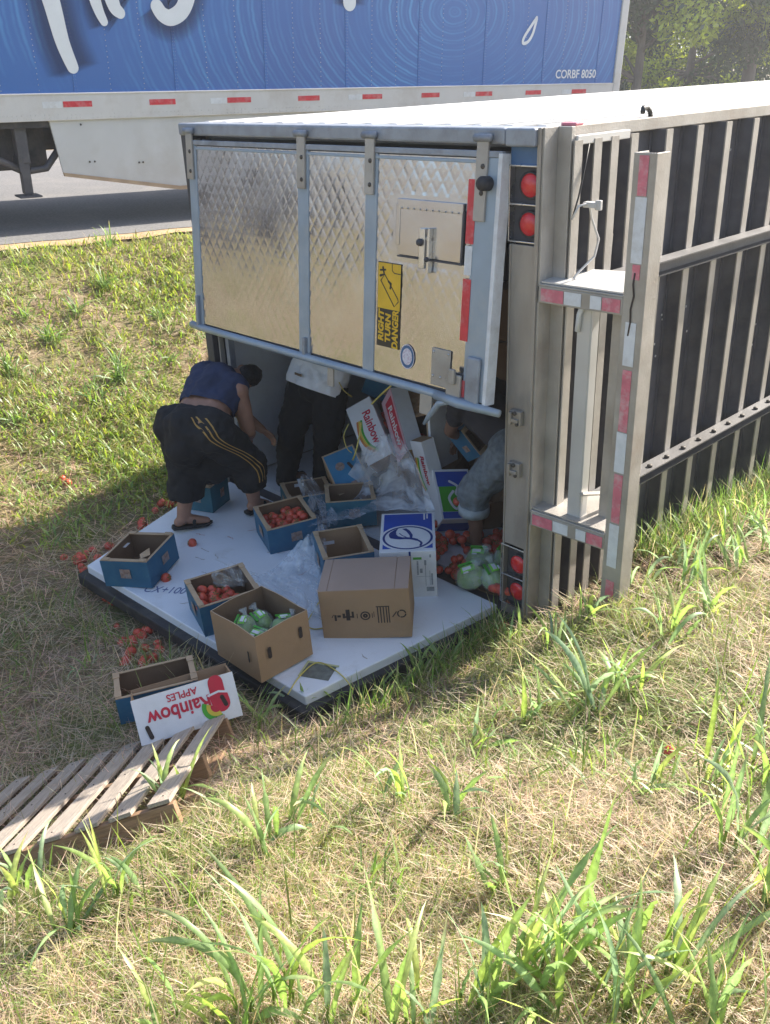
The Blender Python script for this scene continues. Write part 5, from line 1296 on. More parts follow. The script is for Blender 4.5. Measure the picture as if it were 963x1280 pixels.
# ------------------------------------------------------------------ the three men
def lerp(a, b, t): return np.asarray(a, float) * (1 - t) + np.asarray(b, float) * t
def nrm(v): v = np.asarray(v, float); return v / (np.linalg.norm(v) + 1e-9)
def make_person(label, J, skin, face, hair, k=1.0):
    """J: joints in world space. face: direction the man looks. One continuous body grown from overlapping tapered limbs, then remeshed."""
    base = (np.asarray(J['aL']) + np.asarray(J['aR'])) / 2; base[2] -= .06
    r = thing('person', label, 'person', Matrix.Translation(Vector(base)))
    O = {q: np.asarray(p, float) - base for q, p in J.items()}
    b = MB()
    pel = (O['hL'] + O['hR']) / 2; chest = (O['sL'] + O['sR']) / 2
    up = nrm(chest - pel); side_ = nrm(O['sR'] - O['sL']); fwd = nrm(np.cross(up, side_)) * -1
    if fwd @ np.asarray(face) < 0: fwd = -fwd
    for s in (-1, 1):
        hip = O['hL'] if s < 0 else O['hR']; kn = O['kL'] if s < 0 else O['kR']; an = O['aL'] if s < 0 else O['aR']
        sh = O['sL'] if s < 0 else O['sR']; el = O['eL'] if s < 0 else O['eR']; wr = O['wL'] if s < 0 else O['wR']
        b.capsule(hip, lerp(hip, kn, .5), .088 * k, .078 * k); b.capsule(lerp(hip, kn, .5), kn, .078 * k, .056 * k)
        calf = lerp(kn, an, .32) - nrm(face) * .012
        b.capsule(kn, calf, .055 * k, .057 * k); b.capsule(calf, an, .057 * k, .036 * k)
        toe = O.get('tL' if s < 0 else 'tR', an + nrm([face[0], face[1], 0]) * .155 + np.array([0, 0, -.04]))
        heel = an + nrm(an - toe) * .035 + np.array([0, 0, -.035])
        b.capsule(heel, an + np.array([0, 0, -.01]), .034, .036); b.capsule(an + (toe - an) * .3, toe, .038, .028, 10)
        b.capsule(lerp(chest, sh, .35), sh, .075 * k, .062 * k)
        b.capsule(sh, lerp(sh, el, .45), .056 * k, .052 * k); b.capsule(lerp(sh, el, .45), el, .052 * k, .040 * k)
        b.capsule(el, lerp(el, wr, .3), .040 * k, .042 * k); b.capsule(lerp(el, wr, .3), wr, .042 * k, .026 * k)
        b.capsule(lerp(pel, hip, .5), lerp(chest, sh, .45) - up * .1, .095 * k, .09 * k)
        b.capsule(lerp(pel, hip, .8), lerp(pel, hip, .8) - fwd * .03, .095 * k, .10 * k)
        # hand: palm, four fingers of different length curled in, thumb off the side
        d = nrm(wr - el); n_ = nrm(np.cross(d, fwd) if abs(d @ fwd) < .95 else np.cross(d, up)); w_ = np.cross(n_, d)
        palm = wr + d * .055
        for q in (-.026, -.009, .009, .026): b.capsule(wr + d * .02 + w_ * q * .7, wr + d * .085 + w_ * q, .015, .0135, 8)
        for q, ln in ((-.028, .064), (-.009, .074), (.010, .070), (.028, .054)):
            p0 = wr + d * .088 + w_ * q; p1 = p0 + d * ln * .45 + n_ * s * .010; p2 = p1 + nrm(d + n_ * s * .9) * ln * .32; p3 = p2 + nrm(d * .5 + n_ * s) * ln * .26
            b.capsule(p0, p1, .0095, .009, 8); b.capsule(p1, p2, .009, .0085, 8); b.capsule(p2, p3, .0085, .0075, 8)
        t0 = wr + d * .035 - w_ * .03; t1 = t0 + nrm(d - w_ * .9 + n_ * s * .3) * .042; t2 = t1 + nrm(d - w_ * .1 + n_ * s * .3) * .03
        b.capsule(t0, t1, .013, .011, 8); b.capsule(t1, t2, .011, .009, 8)
    for t in (0, .33, .66, 1): b.ball(lerp(pel, chest, t), .105 * k, 12, 8)
    neck = O['neck'] if 'neck' in O else chest + up * .07
    hd = O['head']; hu = nrm(hd - neck); hf = nrm(np.asarray(face) - hu * (np.asarray(face) @ hu)); hs = np.cross(hf, hu)
    b.capsule(chest + up * .02, neck, .062 * k, .052 * k); b.capsule(neck, hd - hu * .03, .052 * k, .055 * k)
    HM = M4(np.stack([hs, hf, hu], 1), hd)
    b.ball((0, -.005, .02), (.074, .092, .098), 16, 12, X=HM); b.ball((0, .028, -.055), (.052, .058, .06), 14, 10, X=HM)
    b.tube([(0, .085, .018), (0, .104, -.012), (0, .092, -.024)], [.010, .017, .012], 8, X=HM)
    for s in (-1, 1):
        b.ball((s * .076, -.008, .0), (.012, .022, .032), 10, 8, X=HM)
        b.ball((s * .034, .078, .03), (.022, .012, .008), 8, 6, X=HM)
    b.ball((0, .085, -.052), (.025, .010, .008), 10, 6, X=HM)
    part('body', baked(b, 'body', .0085, 4), skin, r)
    e = MB()
    for s in (-1, 1):
        e.ball((s * .031, .081, .014), (.012, .008, .007), 10, 8, X=HM)
    part('eyes', e, 'tape_white', r)
    h = MB(); h.ball((0, -.018, .038), (.080, .094, .092), 18, 12, X=HM); h.ball((0, -.05, -.01), (.07, .058, .07), 14, 10, X=HM)
    h.ball((0, .035, .085), (.06, .05, .03), 12, 8, X=HM)
    part('hair', baked(h, 'hair', .011, 2, disp=((.02, .014),)), hair, r)
    r['_b'] = 0; del r['_b']
    return r, O, fwd, up, base
def cloth(r, name, caps, m, voxel=.013, sm=5, disp=((.12, .035), (.05, .014)), cut=None, **kw):
    b = MB()
    for c in caps: b.capsule(*c)
    me = baked(b, name, voxel, sm, disp=disp)
    if cut:
        bm = bmesh.new(); bm.from_mesh(me)
        for co, no in cut:
            bmesh.ops.bisect_plane(bm, geom=bm.verts[:] + bm.edges[:] + bm.faces[:], plane_co=Vector(co), plane_no=Vector(no), clear_outer=True)
        bm.to_mesh(me); bm.free()
    return part(name, me, m, r, **kw)
def ankle_shoe(r, an, toe, m='sandal', name='shoe', tall=.03):
    b = MB(); an = np.asarray(an); toe = np.asarray(toe); d = nrm(toe - an)
    heel = an + np.array([0, 0, -.045]) - d * .05
    b.capsule(heel, toe + np.array([0, 0, -.012]), .036, .036, 10); b.capsule(an + np.array([0, 0, -.03]), lerp(an, toe, .6) + np.array([0, 0, -.01]), .044, .042, 10)
    part(name, baked(b, name, .009, 3), m, r)
def sole(r, an, toe, m='sandal'):
    an = np.asarray(an); toe = np.asarray(toe); d = nrm([toe[0] - an[0], toe[1] - an[1], 0]); s = np.array([-d[1], d[0], 0]); z = an[2] - .072
    P = [an - d * .075 + s * .035, an - d * .085, an - d * .075 - s * .035, an + d * .05 - s * .042, toe - s * .045, toe + d * .045, toe + s * .045, an + d * .05 + s * .042]
    b = MB(); b.add([(p[0], p[1], z) for p in P] + [(p[0], p[1], z + .022) for p in P], [tuple(range(8))[::-1], tuple(range(8, 16))] + [(i, (i + 1) % 8, (i + 1) % 8 + 8, i + 8) for i in range(8)])
    b.f = [f for f in b.f]
    st = part('sandal', b, m, r, bevel=.006)
    q = MB(); q.tube([an + d * .07 + s * .048 + [0, 0, -.05], an + d * .07 + s * .03 + [0, 0, -.018], an + d * .07 - s * .03 + [0, 0, -.018], an + d * .07 - s * .048 + [0, 0, -.05]], .014, 8)
    part('sandal_strap', q, m, r)

# 1: stooping man in navy vest and black shorts
J = dict(aL=(-2.42, -.72, -.035), aR=(-2.27, -.22, -.02), kL=(-2.46, -.60, .33), kR=(-2.24, -.28, .34), hL=(-2.50, -.64, .60), hR=(-2.24, -.56, .62),
         sL=(-2.72, -.30, .84), sR=(-2.33, -.27, .81), head=(-2.55, -.06, .81), neck=(-2.54, -.16, .83), eL=(-2.70, -.06, .54), wL=(-2.58, .10, .36), eR=(-2.30, -.22, .52), wR=(-2.52, -.06, .36),
         tL=(-2.40, -.86, -.085), tR=(-2.28, -.10, -.075))
J['tL'] = (-2.36, -.57, -.08)
p1, O, fw, up, b1 = make_person('stooping man in a navy vest and black shorts with yellow side stripes', J, 'skin_tan', (-.42, .82, -.40), 'hair_black', 1.22)
pel = (O['hL'] + O['hR']) / 2
wst = pel + up * .13
hemL = lerp(O['kL'], O['aL'], .50); hemR = lerp(O['kR'], O['aR'], .44)
kM = (O['kL'] + O['kR']) / 2
cloth(p1, 'shorts', [(wst + (O['hL'] - pel) * .5 - up * .06, O['hL'] + [0, -.01, 0], .15, .165), (wst + (O['hR'] - pel) * .5 - up * .06, O['hR'] + [.01, 0, 0], .15, .162), (O['hL'], O['hR'], .165, .165),
                     (O['hL'] + [0, -.01, 0], O['kL'] + [0, -.02, 0], .155, .14), (O['kL'] + [0, -.02, 0], hemL, .14, .135), (O['hR'] + [.01, 0, 0], O['kR'], .15, .13), (O['kR'], hemR, .13, .12),
                     (pel + [0, .06, -.05], kM + [0, 0, .10], .15, .13), (kM + [0, 0, .10], kM + [-.04, -.04, -.04], .14, .12), (hemL + [0, 0, .16], hemR + [0, 0, .16], .12, .11),
                     (pel - [0, .05, -.02], pel - [0, .08, .10], .165, .15)], 'cloth_black', disp=((.16, .05), (.07, .03)), cut=((tuple(hemL + [0, 0, -.03]), (0, 0, -1)), (tuple(wst + up * -.03), tuple(up))))
cloth(p1, 'vest', [(wst + up * .09 + (O['hL'] - pel) * .6, lerp((O['sL'] + O['sR']) / 2, O['sL'], .70), .135, .115), (wst + up * .09 + (O['hR'] - pel) * .6, lerp((O['sL'] + O['sR']) / 2, O['sR'], .70), .135, .115),
                   (wst + up * .09, (O['sL'] + O['sR']) / 2, .15, .14), (wst + up * .10 + fw * .06, lerp(wst, (O['sL'] + O['sR']) / 2, .7) + fw * .09, .13, .15)], 'cloth_navy', voxel=.012,
      cut=((tuple(wst + up * .045), tuple(-up)),))
sh = [o for o in p1.children if o.name.startswith('shorts')][0]
for q in range(3):
    off_ = .030 * (q - 1)
    pts = [O['hR'] + np.array([.0, -.10 + off_, .13]), O['hR'] + np.array([.0, -.06 + off_, .0]), lerp(O['hR'], O['kR'], .6) + np.array([.0, -.01 + off_, 0]), O['kR'] + np.array([.0, .0 + off_, -.02]), hemR + np.array([.0, .0 + off_, .03])]
    P = smooth_path([tuple(p) for p in pts], 10)
    mb = MB(); vs = []
    for p in P: vs += [(.6, p[1] - .0045, p[2]), (.6, p[1] + .0045, p[2])]
    mb.add(vs, [(2 * i, 2 * i + 1, 2 * i + 3, 2 * i + 2) for i in range(len(P) - 1)])
    def ex(o, tgt=sh):
        o.matrix_world = p1.matrix_world
        s_m = o.modifiers.new('w', 'SHRINKWRAP'); s_m.target = tgt; s_m.wrap_method = 'PROJECT'; s_m.use_project_x = True; s_m.use_negative_direction = True; s_m.use_positive_direction = False; s_m.offset = .004
    sm_ = baked(mb, 'side_stripe', extra=ex); bm = bmesh.new(); bm.from_mesh(sm_)
    bmesh.ops.delete(bm, geom=[v for v in bm.verts if v.co.x > .55], context='VERTS'); bm.to_mesh(sm_); bm.free()
    part('side_stripe', sm_, 'gold_thread', p1)
for a, t in (('aL', 'tL'), ('aR', 'tR')): sole(p1, O[a], O[t])

# 2: man standing with his back to us, head behind the door
J = dict(aL=(-2.50, .25, -.03), aR=(-2.33, .48, -.02), kL=(-2.47, .29, .32), kR=(-2.27, .47, .34), hL=(-2.45, .42, .67), hR=(-2.25, .48, .68),
         sL=(-2.52, .62, 1.13), sR=(-2.18, .70, 1.14), head=(-2.33, .80, 1.38), neck=(-2.34, .73, 1.22), eL=(-2.60, .70, .85), wL=(-2.60, .66, .60), eR=(-2.02, .86, .92), wR=(-2.02, 1.02, .72))
p2, O, fw, up, b2 = make_person('man in white shirt and black trousers standing inside, his head hidden by the door', J, 'skin_deep', (.15, .9, -.2), 'hair_black', .98)
pel = (O['hL'] + O['hR']) / 2; wst = pel + up * .13; ch = (O['sL'] + O['sR']) / 2
cloth(p2, 'trousers', [(wst + (O['hL'] - pel) * .5, O['hL'], .125, .145), (wst + (O['hR'] - pel) * .5, O['hR'], .125, .145), (O['hL'], O['kL'], .145, .108), (O['kL'], O['aL'] + [0, 0, -.02], .108, .08),
                       (O['hR'], O['kR'], .145, .108), (O['kR'], O['aR'] + [0, 0, -.02], .108, .08), (pel - fw * .05, pel - fw * .055, .13, .13)], 'cloth_black', cut=((tuple(pel + up * .06), tuple(up)),))
part('pocket_trim', MB().box(-.035, .035, -.003, .003, -.008, .008), 'kraft_dark', p2, X=Matrix.Translation(Vector(pel - fw * .20 + np.array([-.02, -.02, .06]))))
cloth(p2, 'shirt', [(pel + (O['hL'] - pel) * .7 + up * .02 - fw * .03, lerp(ch, O['sL'], .6), .168, .11), (pel + (O['hR'] - pel) * .7 + up * .02 - fw * .03, lerp(ch, O['sR'], .6), .168, .11), (pel - fw * .03, ch, .165, .13), (pel - fw * .06, pel + up * .15 - fw * .05, .165, .15),
                    (O['sL'], lerp(O['sL'], O['eL'], .55), .075, .065), (O['sR'], lerp(O['sR'], O['eR'], .55), .075, .065)], 'cloth_white', cut=((tuple(pel - up * .025), tuple(-up)),))
g = MB(); wl = O['wL']; g.capsule(wl + [0, 0, .02], wl + [0, 0, -.04], .036, .048, 10); g.capsule(wl + [0, 0, -.04], wl + [.01, .0, -.12], .048, .04, 10)
part('work_glove', baked(g, 'work_glove', .01, 2, disp=((.02, .012),)), 'cloth_black', p2)
for a in ('aL', 'aR'): ankle_shoe(p2, O[a], O[a] + np.array([.01, .15, -.03]))

# 3: man bending at the right, denim shorts
J = dict(aL=(-.72, .40, .06), aR=(-.62, .76, .08), kL=(-.76, .38, .42), kR=(-.66, .75, .44), hL=(-.54, .44, .74), hR=(-.52, .70, .76),
         sL=(-.95, .42, .93), sR=(-.93, .78, .95), head=(-1.16, .62, 1.03), neck=(-1.05, .61, .97), eL=(-1.09, .50, .70), wL=(-1.14, .66, .60), eR=(-1.10, .86, .70), wR=(-1.2, .78, .55))
p3, O, fw, up, b3 = make_person('man in dark shirt and rolled denim shorts bending beside the right post', J, 'skin_deep', (-.85, .1, -.4), 'hair_black', 1.0)
pel = (O['hL'] + O['hR']) / 2; wst = pel + up * .12; ch = (O['sL'] + O['sR']) / 2
cuL = lerp(O['kL'], O['aL'], .28); cuR = lerp(O['kR'], O['aR'], .28)
cloth(p3, 'denim_shorts', [(wst + (O['hL'] - pel) * .5, O['hL'], .115, .135), (wst + (O['hR'] - pel) * .5, O['hR'], .115, .135), (O['hL'], O['kL'], .135, .105), (O['kL'], cuL, .105, .088), (O['hR'], O['kR'], .135, .105), (O['kR'], cuR, .105, .088)],
      'denim', cut=((tuple(cuL + [0, 0, -.04]), (0, 0, -1)),))
for c in (cuL, cuR):
    part('rolled_cuff', baked(MB().lathe([(.080, -.03), (.098, -.03), (.102, 0), (.098, .03), (.080, .03)], 20, X=Matrix.Translation(Vector(c + [0, 0, -.02]))), 'rolled_cuff', disp=((.05, .012),)), 'denim_pale', p3)
cloth(p3, 'shirt', [(wst + (O['hL'] - pel) * .5, lerp(ch, O['sL'], .6), .125, .11), (wst + (O['hR'] - pel) * .5, lerp(ch, O['sR'], .6), .125, .11), (wst, ch, .135, .125), (O['sL'], lerp(O['sL'], O['eL'], .4), .078, .068), (O['sR'], lerp(O['sR'], O['eR'], .4), .078, .068)],
      'cloth_char', cut=((tuple(wst - up * .03), tuple(-up)),))
for a in ('aL', 'aR'): ankle_shoe(p3, O[a], O[a] + np.array([-.15, .01, -.03]))

# ------------------------------------------------------------------ grass, straw and leafy clumps
def blades(base, az, length, width, th0, th1, col, seg=3, tipcol=None, fold=0.0, zoff=0.0):
    """strips of leaf: base (n,3); az heading; th0 start angle from the vertical, th1 added by the tip"""
    n = len(base); s = np.linspace(0, 1, seg + 1)
    pts = np.zeros((n, seg + 1, 3)); pts[:, 0] = base
    hd = np.stack([np.cos(az), np.sin(az), np.zeros(n)], 1); sd_ = np.stack([-np.sin(az), np.cos(az), np.zeros(n)], 1)
    for i in range(seg):
        t = th0 + th1 * (i + .5) / seg
        d = hd * np.sin(t)[:, None] + np.array([0, 0, 1.0]) * np.cos(t)[:, None]
        pts[:, i + 1] = pts[:, i] + d * (length / seg)[:, None]
    prof = np.interp(s, [0, .25, .6, 1], [.55, 1, .8, .04])
    V = np.zeros((n, seg + 1, 2, 3))
    for i in range(seg + 1):
        V[:, i, 0] = pts[:, i] - sd_ * (width * prof[i] / 2)[:, None]
        V[:, i, 1] = pts[:, i] + sd_ * (width * prof[i] / 2)[:, None]
    V = V.reshape(n, -1, 3); k = (seg + 1) * 2
    f = np.array([[2 * i, 2 * i + 1, 2 * i + 3, 2 * i + 2] for i in range(seg)])
    F = (np.arange(n)[:, None, None] * k + f[None]).reshape(-1, 4)
    tip = col if tipcol is None else tipcol
    Cc_ = np.zeros((n, seg + 1, 2, 3))
    for i in range(seg + 1): Cc_[:, i, :, :] = (col * (1 - s[i]) + tip * s[i])[:, None, :]
    return V.reshape(-1, 3), F, Cc_.reshape(-1, 3)
def scatter(n, x0, x1, y0, y1, extra=.5):
    """half spread evenly over the photo, half evenly over the ground"""
    m = int(n * (1 - extra))
    p, d = ground_rays(rng.uniform(-130, 1090, m), rng.uniform(60, 1400, m)); p = p[d]
    q = np.zeros((n - m, 3)); q[:, 0] = rng.uniform(x0, x1, n - m); q[:, 1] = rng.uniform(y0, y1, n - m); q[:, 2] = ground(q[:, 0], q[:, 1])
    p = np.concatenate([p, q])
    ok = (p[:, 0] > -14) & (p[:, 0] < 10.5) & (p[:, 1] > -11.5) & (p[:, 1] < 29)
    ok &= ((p[:, :2] - RE) @ RN) < -.02
    ok &= ~((p[:, 0] > -3.02) & (p[:, 0] < .03) & (p[:, 1] > -.06))
    ok &= ~((p[:, 0] > -2.9 + np.clip(-(p[:, 1] + .4) * .42, 0, 1)) & (p[:, 0] < -.14) & (p[:, 1] > -1.46) & (p[:, 1] < 0))
    ok &= np.linalg.norm(p - CAM_POS, axis=1) > .7
    return p[ok]
def pal_under(p):
    q = (p - PF) @ np.stack([e1, e2, e3], 1)
    return (q[:, 0] > -.02) & (q[:, 0] < 1.02) & (q[:, 1] < .03) & (q[:, 1] > -1.22)
def cjit(c, n, v=.25):
    c = np.array(c)[None] * (1 + rng.uniform(-v, v, (n, 1))); return np.clip(c * (1 + rng.uniform(-.1, .1, (n, 3))), 0, 1)
def patch(p, f, seed): return vnoise(p[:, 0] + 40, p[:, 1] + 40, f, seed) + .5
def stuff(name, arrs, m, lab):
    V = []; F = []; K = []; o = 0
    for v, f, c in arrs: V.append(v); F.append(f + o); K.append(c); o += len(v)
    me = np_mesh(name, np.concatenate(V), np.concatenate(F), True, np.concatenate(K))
    part(name, me, m, kind='stuff', label=lab)

# dry straw lying on the ground
p = scatter(150000, -9, 5, -7, 7, .25); p = p[(p[:, 0] > -3.0) | (p[:, 1] < -1.2) | (rng.random(len(p)) < .75)]; n = len(p)
near = np.linalg.norm(p - CAM_POS, axis=1)
sc_l = np.clip(near / 4.5, .55, 1.5)
g_ = patch(p, 1.1, 60)
colr = np.where((rng.random(n) < .62)[:, None], cjit((.74, .60, .46), n), cjit((.48, .355, .25), n))
colr = np.where((rng.random(n) < .14 + .36 * (g_ > .62))[:, None], cjit((.26, .27, .10), n), colr)
p[:, 2] += rng.uniform(.0, .025, n)
A1 = blades(p, rng.uniform(0, 6.28, n), rng.uniform(.07, .20, n) * np.clip(sc_l, .7, 1.2), rng.uniform(.0016, .0036, n) * sc_l * 1.15, rng.uniform(1.25, 1.68, n), rng.uniform(-.25, .25, n), colr, 3)
stuff('straw_litter', [A1], 'grass_blade', 'dry straw and mown stalks lying over the ditch banks')
# short green growth, thicker on the far bank and in patches
p = scatter(230000, -9, 4, -7, 7, .25)
leftb = p[:, 0] < -3.0
den = np.clip((patch(p, .8, 61) - .40) * 3.0, .10, 1) * np.where(leftb & (p[:, 1] > -1.6), 1.4, .58)
den = np.where(leftb & (p[:, 1] > -1.6), np.maximum(den, .30), den)
den *= np.where((p[:, 1] < -.7) & (p[:, 0] < .3), .45, 1.0)
keep = rng.random(len(p)) < den; p = p[keep & ~pal_under(p)]; n = len(p)
near = np.linalg.norm(p - CAM_POS, axis=1); sc_l = np.clip(near / 4.5, .5, 1.6); leftb = p[:, 0] < -3.0
base = np.where(leftb[:, None], cjit((.27, .335, .075), n, .35), cjit((.28, .36, .105), n, .35))
yel = rng.random(n) < .28; base = np.where(yel[:, None], cjit((.33, .33, .11), n), base)
tip = base * rng.uniform(.9, 1.3, (n, 1))
A2 = blades(p, rng.uniform(0, 6.28, n), rng.uniform(.04, .12, n) * np.where(leftb, 1.15, np.clip(sc_l, .6, 1.0)), rng.uniform(.003, .0075, n) * sc_l * np.where(leftb, 1.7, 1.0), rng.uniform(.1, .9, n), rng.uniform(.2, 1.2, n), base, 3, tip)
# low broad weeds, matted into patches, mostly on the far bank
p = scatter(90000, -8, 3.5, -5, 6, .35); f_ = patch(p, .9, 71) + .5 * patch(p, 2.6, 72)
lb = (p[:, 0] < -3.0) & (p[:, 1] > -1.4)
p = p[(rng.random(len(p)) < np.where(lb, np.clip((f_ - .66) * 5, .03, 1), np.clip((f_ - .92) * 2.0, 0, .26))) & ~pal_under(p)]; n = len(p)
base = np.where((rng.random(n) < .5)[:, None], cjit((.17, .25, .06), n, .35), cjit((.28, .36, .09), n, .3))
p[:, 2] += rng.uniform(0, .05, n)
AW = blades(p, rng.uniform(0, 6.28, n), rng.uniform(.05, .12, n), rng.uniform(.007, .018, n) * np.where(p[:, 0] > -3, .6, 1.0), rng.uniform(.3, 1.3, n), rng.uniform(.1, .8, n), base, 3, base * 1.2)
stuff('short_grass', [A2], 'grass_blade', 'short green grass growing over the ditch banks')
stuff('low_weeds', [AW], 'grass_leaf', 'low broad leaved weeds matted into patches on the banks')
# long thin stalks standing here and there
p = scatter(2600, -8, 3.5, -5, 5, .3); p = p[~pal_under(p)]; n = len(p)
base = np.where((rng.random(n) < .5)[:, None], cjit((.22, .30, .08), n), cjit((.50, .43, .26), n))
A3 = blades(p, rng.uniform(0, 6.28, n), rng.uniform(.14, .34, n), rng.uniform(.003, .006, n), rng.uniform(.05, .5, n), rng.uniform(.1, .9, n), base, 5)
stuff('thin_stalks', [A3], 'grass_blade', 'thin upright grass stalks scattered over the banks')

m_ = 6500; q = np.zeros((m_, 3)); q[:, 0] = np.abs(rng.normal(0, .22, m_)) + .06; q[:, 1] = rng.uniform(.9, 8, m_)
q2 = np.zeros((520, 3)); tt = rng.random(520) ** .7; q2[:, 0] = -.09 + rng.normal(0, .07, 520) - .05 * tt; q2[:, 1] = -1.42 + 1.3 * tt; q2[:, 0] = np.maximum(q2[:, 0], -.10)
q3 = np.zeros((160, 3)); tt = rng.random(160); q3[:, 0] = -.30 - 2.2 * tt; q3[:, 1] = -1.53 - .10 * tt - np.abs(rng.normal(0, .1, 160))
q = np.concatenate([q, q2, q3]); q[:, 2] = ground(q[:, 0], q[:, 1]); n = len(q)
base = np.where((rng.random(n) < .7)[:, None], cjit((.19, .28, .075), n, .3), cjit((.45, .40, .22), n))
A4 = blades(q, rng.uniform(0, 6.28, n), rng.uniform(.08, .26, n) * np.where(q[:, 1] > .8, 1.35, 1), rng.uniform(.004, .010, n), rng.uniform(.0, .5, n), rng.uniform(.2, 1.4, n), base, 4)
stuff('verge_grass', [A4], 'grass_blade', 'longer grass standing along the foot of the trailer and the fallen door')
cl = MB()
for _ in range(420):
    x = random.choice((random.gauss(.30, .16), random.gauss(.22, .12))); y = random.uniform(.02, 1.1) if random.random() < .75 else random.uniform(2.2, 3.4)
    if x < .03: continue
    r_ = random.uniform(.008, .035); z = float(ground(x, y)); b_ = len(cl.v)
    cl.ball((x, y, z + r_ * .3), (r_ * random.uniform(.8, 1.5), r_ * random.uniform(.8, 1.4), r_ * .8), 7, 5)
    for i in range(b_, len(cl.v)): cl.v[i] = tuple(c + random.uniform(-.25, .25) * r_ for c in cl.v[i])
mat('soil', (0.17, 0.115, 0.07), 0.95, 0, 0.3, 20, 0.5, 60, (0.28, 0.2, 0.13), 9, 0.6)
part('soil_clods', cl, 'soil', kind='stuff', label='brown soil clods pushed up where the guard bar dug in')
def leaf_mesh(length, width, th0, th1, az, col, twist=0.0, seg=9, base=(0, 0, 0)):
    """one broad grass leaf: a folded blade with a pale midrib, arching over"""
    s = np.linspace(0, 1, seg + 1); p = np.array(base, float); V = []; K = []
    tw = twist; dryk = random.choice((0, 0, 0, .1, .15, .35))
    for i in range(seg + 1):
        t = th0 + th1 * s[i] ** 1.6
        hd = np.array([math.cos(az), math.sin(az), 0]); d = hd * math.sin(t) + np.array([0, 0, 1.]) * math.cos(t)
        sdv = np.array([-math.sin(az), math.cos(az), 0]); nv = np.cross(sdv, d)
        a = tw * s[i]; sv = sdv * math.cos(a) + nv * math.sin(a); up_ = np.cross(d, sv) * -1
        w = width * np.interp(s[i], [0, .12, .4, .75, 1], [.45, .8, 1, .65, .02]) / 2
        rip = .3 * math.sin(i * 1.9 + az * 3) * w; w *= 1 + .12 * math.sin(i * 2.7 + az * 5)
        V += [tuple(p - sv * w + up_ * (w * .35 + rip)), tuple(p), tuple(p + sv * w + up_ * (w * .35 - rip))]
        k = 1 + .25 * s[i]; cb = np.array(col) * k; dry = max(0, (s[i] - (1 - dryk)) / max(dryk, .01)) if dryk > 0 else 0; cb = cb * (1 - dry) + np.array((.42, .34, .18)) * dry; K += [cb, cb * 1.3 + .02, cb * .92]
        if i < seg: p = p + d * length / seg
    F = []
    for i in range(seg):
        a = i * 3; F += [(a, a + 1, a + 4, a + 3), (a + 1, a + 2, a + 5, a + 4)]
    return np.array(V), np.array(F), np.clip(np.array(K), 0, 1)
LEAFC = [(.19, .28, .10), (.22, .32, .13), (.29, .38, .10), (.22, .31, .17), (.36, .42, .13), (.25, .34, .19), (.27, .37, .11), (.24, .35, .10)]
NCL = [0]
def clump(px, py, hgt, nl, label, spread=.35, split=True, wide=.020, lean=None):
    p = on_ground(px, py); r = thing('grass_clump', label, 'grass clump', Matrix.Translation(Vector(p)), 'broad leaved grass clumps'); NCL[0] += 1
    arr = []
    for i in range(nl):
        az = random.uniform(0, 6.28) if lean is None else lean + random.gauss(0, .8)
        L_n = hgt * random.uniform(.5, 1.1); th0 = random.uniform(.02, spread); th1 = random.uniform(.25, 1.5)
        if random.random() < .12: th1 = random.uniform(1.8, 2.5)
        bz = random.uniform(0, .35) * hgt * .5
        sx_, sy_ = random.gauss(0, .035), random.gauss(0, .035)
        v, f, c = leaf_mesh(L_n, wide * random.uniform(.65, 1.25) * (.7 + .5 * hgt), th0, th1, az, np.array(random.choice(LEAFC)) * random.uniform(.8, 1.15), random.uniform(-1.5, 1.5), base=(sx_, sy_, bz))
        arr.append((v, f, c))
        if bz > .02:
            t = MB()
            st_c = np.array((.24, .31, .10))
            k = 4; vv = []
            for z, rr in ((-.01, .005), (bz + .01, .004)):
                for q in range(k): vv.append((sx_ + rr * math.cos(q * 1.57), sy_ + rr * math.sin(q * 1.57), z))
            arr.append((np.array(vv), np.array([(q, (q + 1) % k, (q + 1) % k + k, q + k) for q in range(k)]), np.tile(st_c, (8, 1))))
    if split:
        stems = [a for a in arr if len(a[0]) == 8]
        for v, f, c in arr:
            if len(v) != 8: part('leaf', np_mesh('leaf', v, f, True, c), 'grass_leaf', r)
    else: stems = arr
    if stems:
        V = []; F = []; K = []; o = 0
        for v, f, c in stems: V.append(v); F.append(f + o); K.append(c); o += len(v)
        part('stems' if split else 'leaves', np_mesh('stems', np.concatenate(V), np.concatenate(F), True, np.concatenate(K)), 'grass_leaf', r, kind='stuff')
    return r
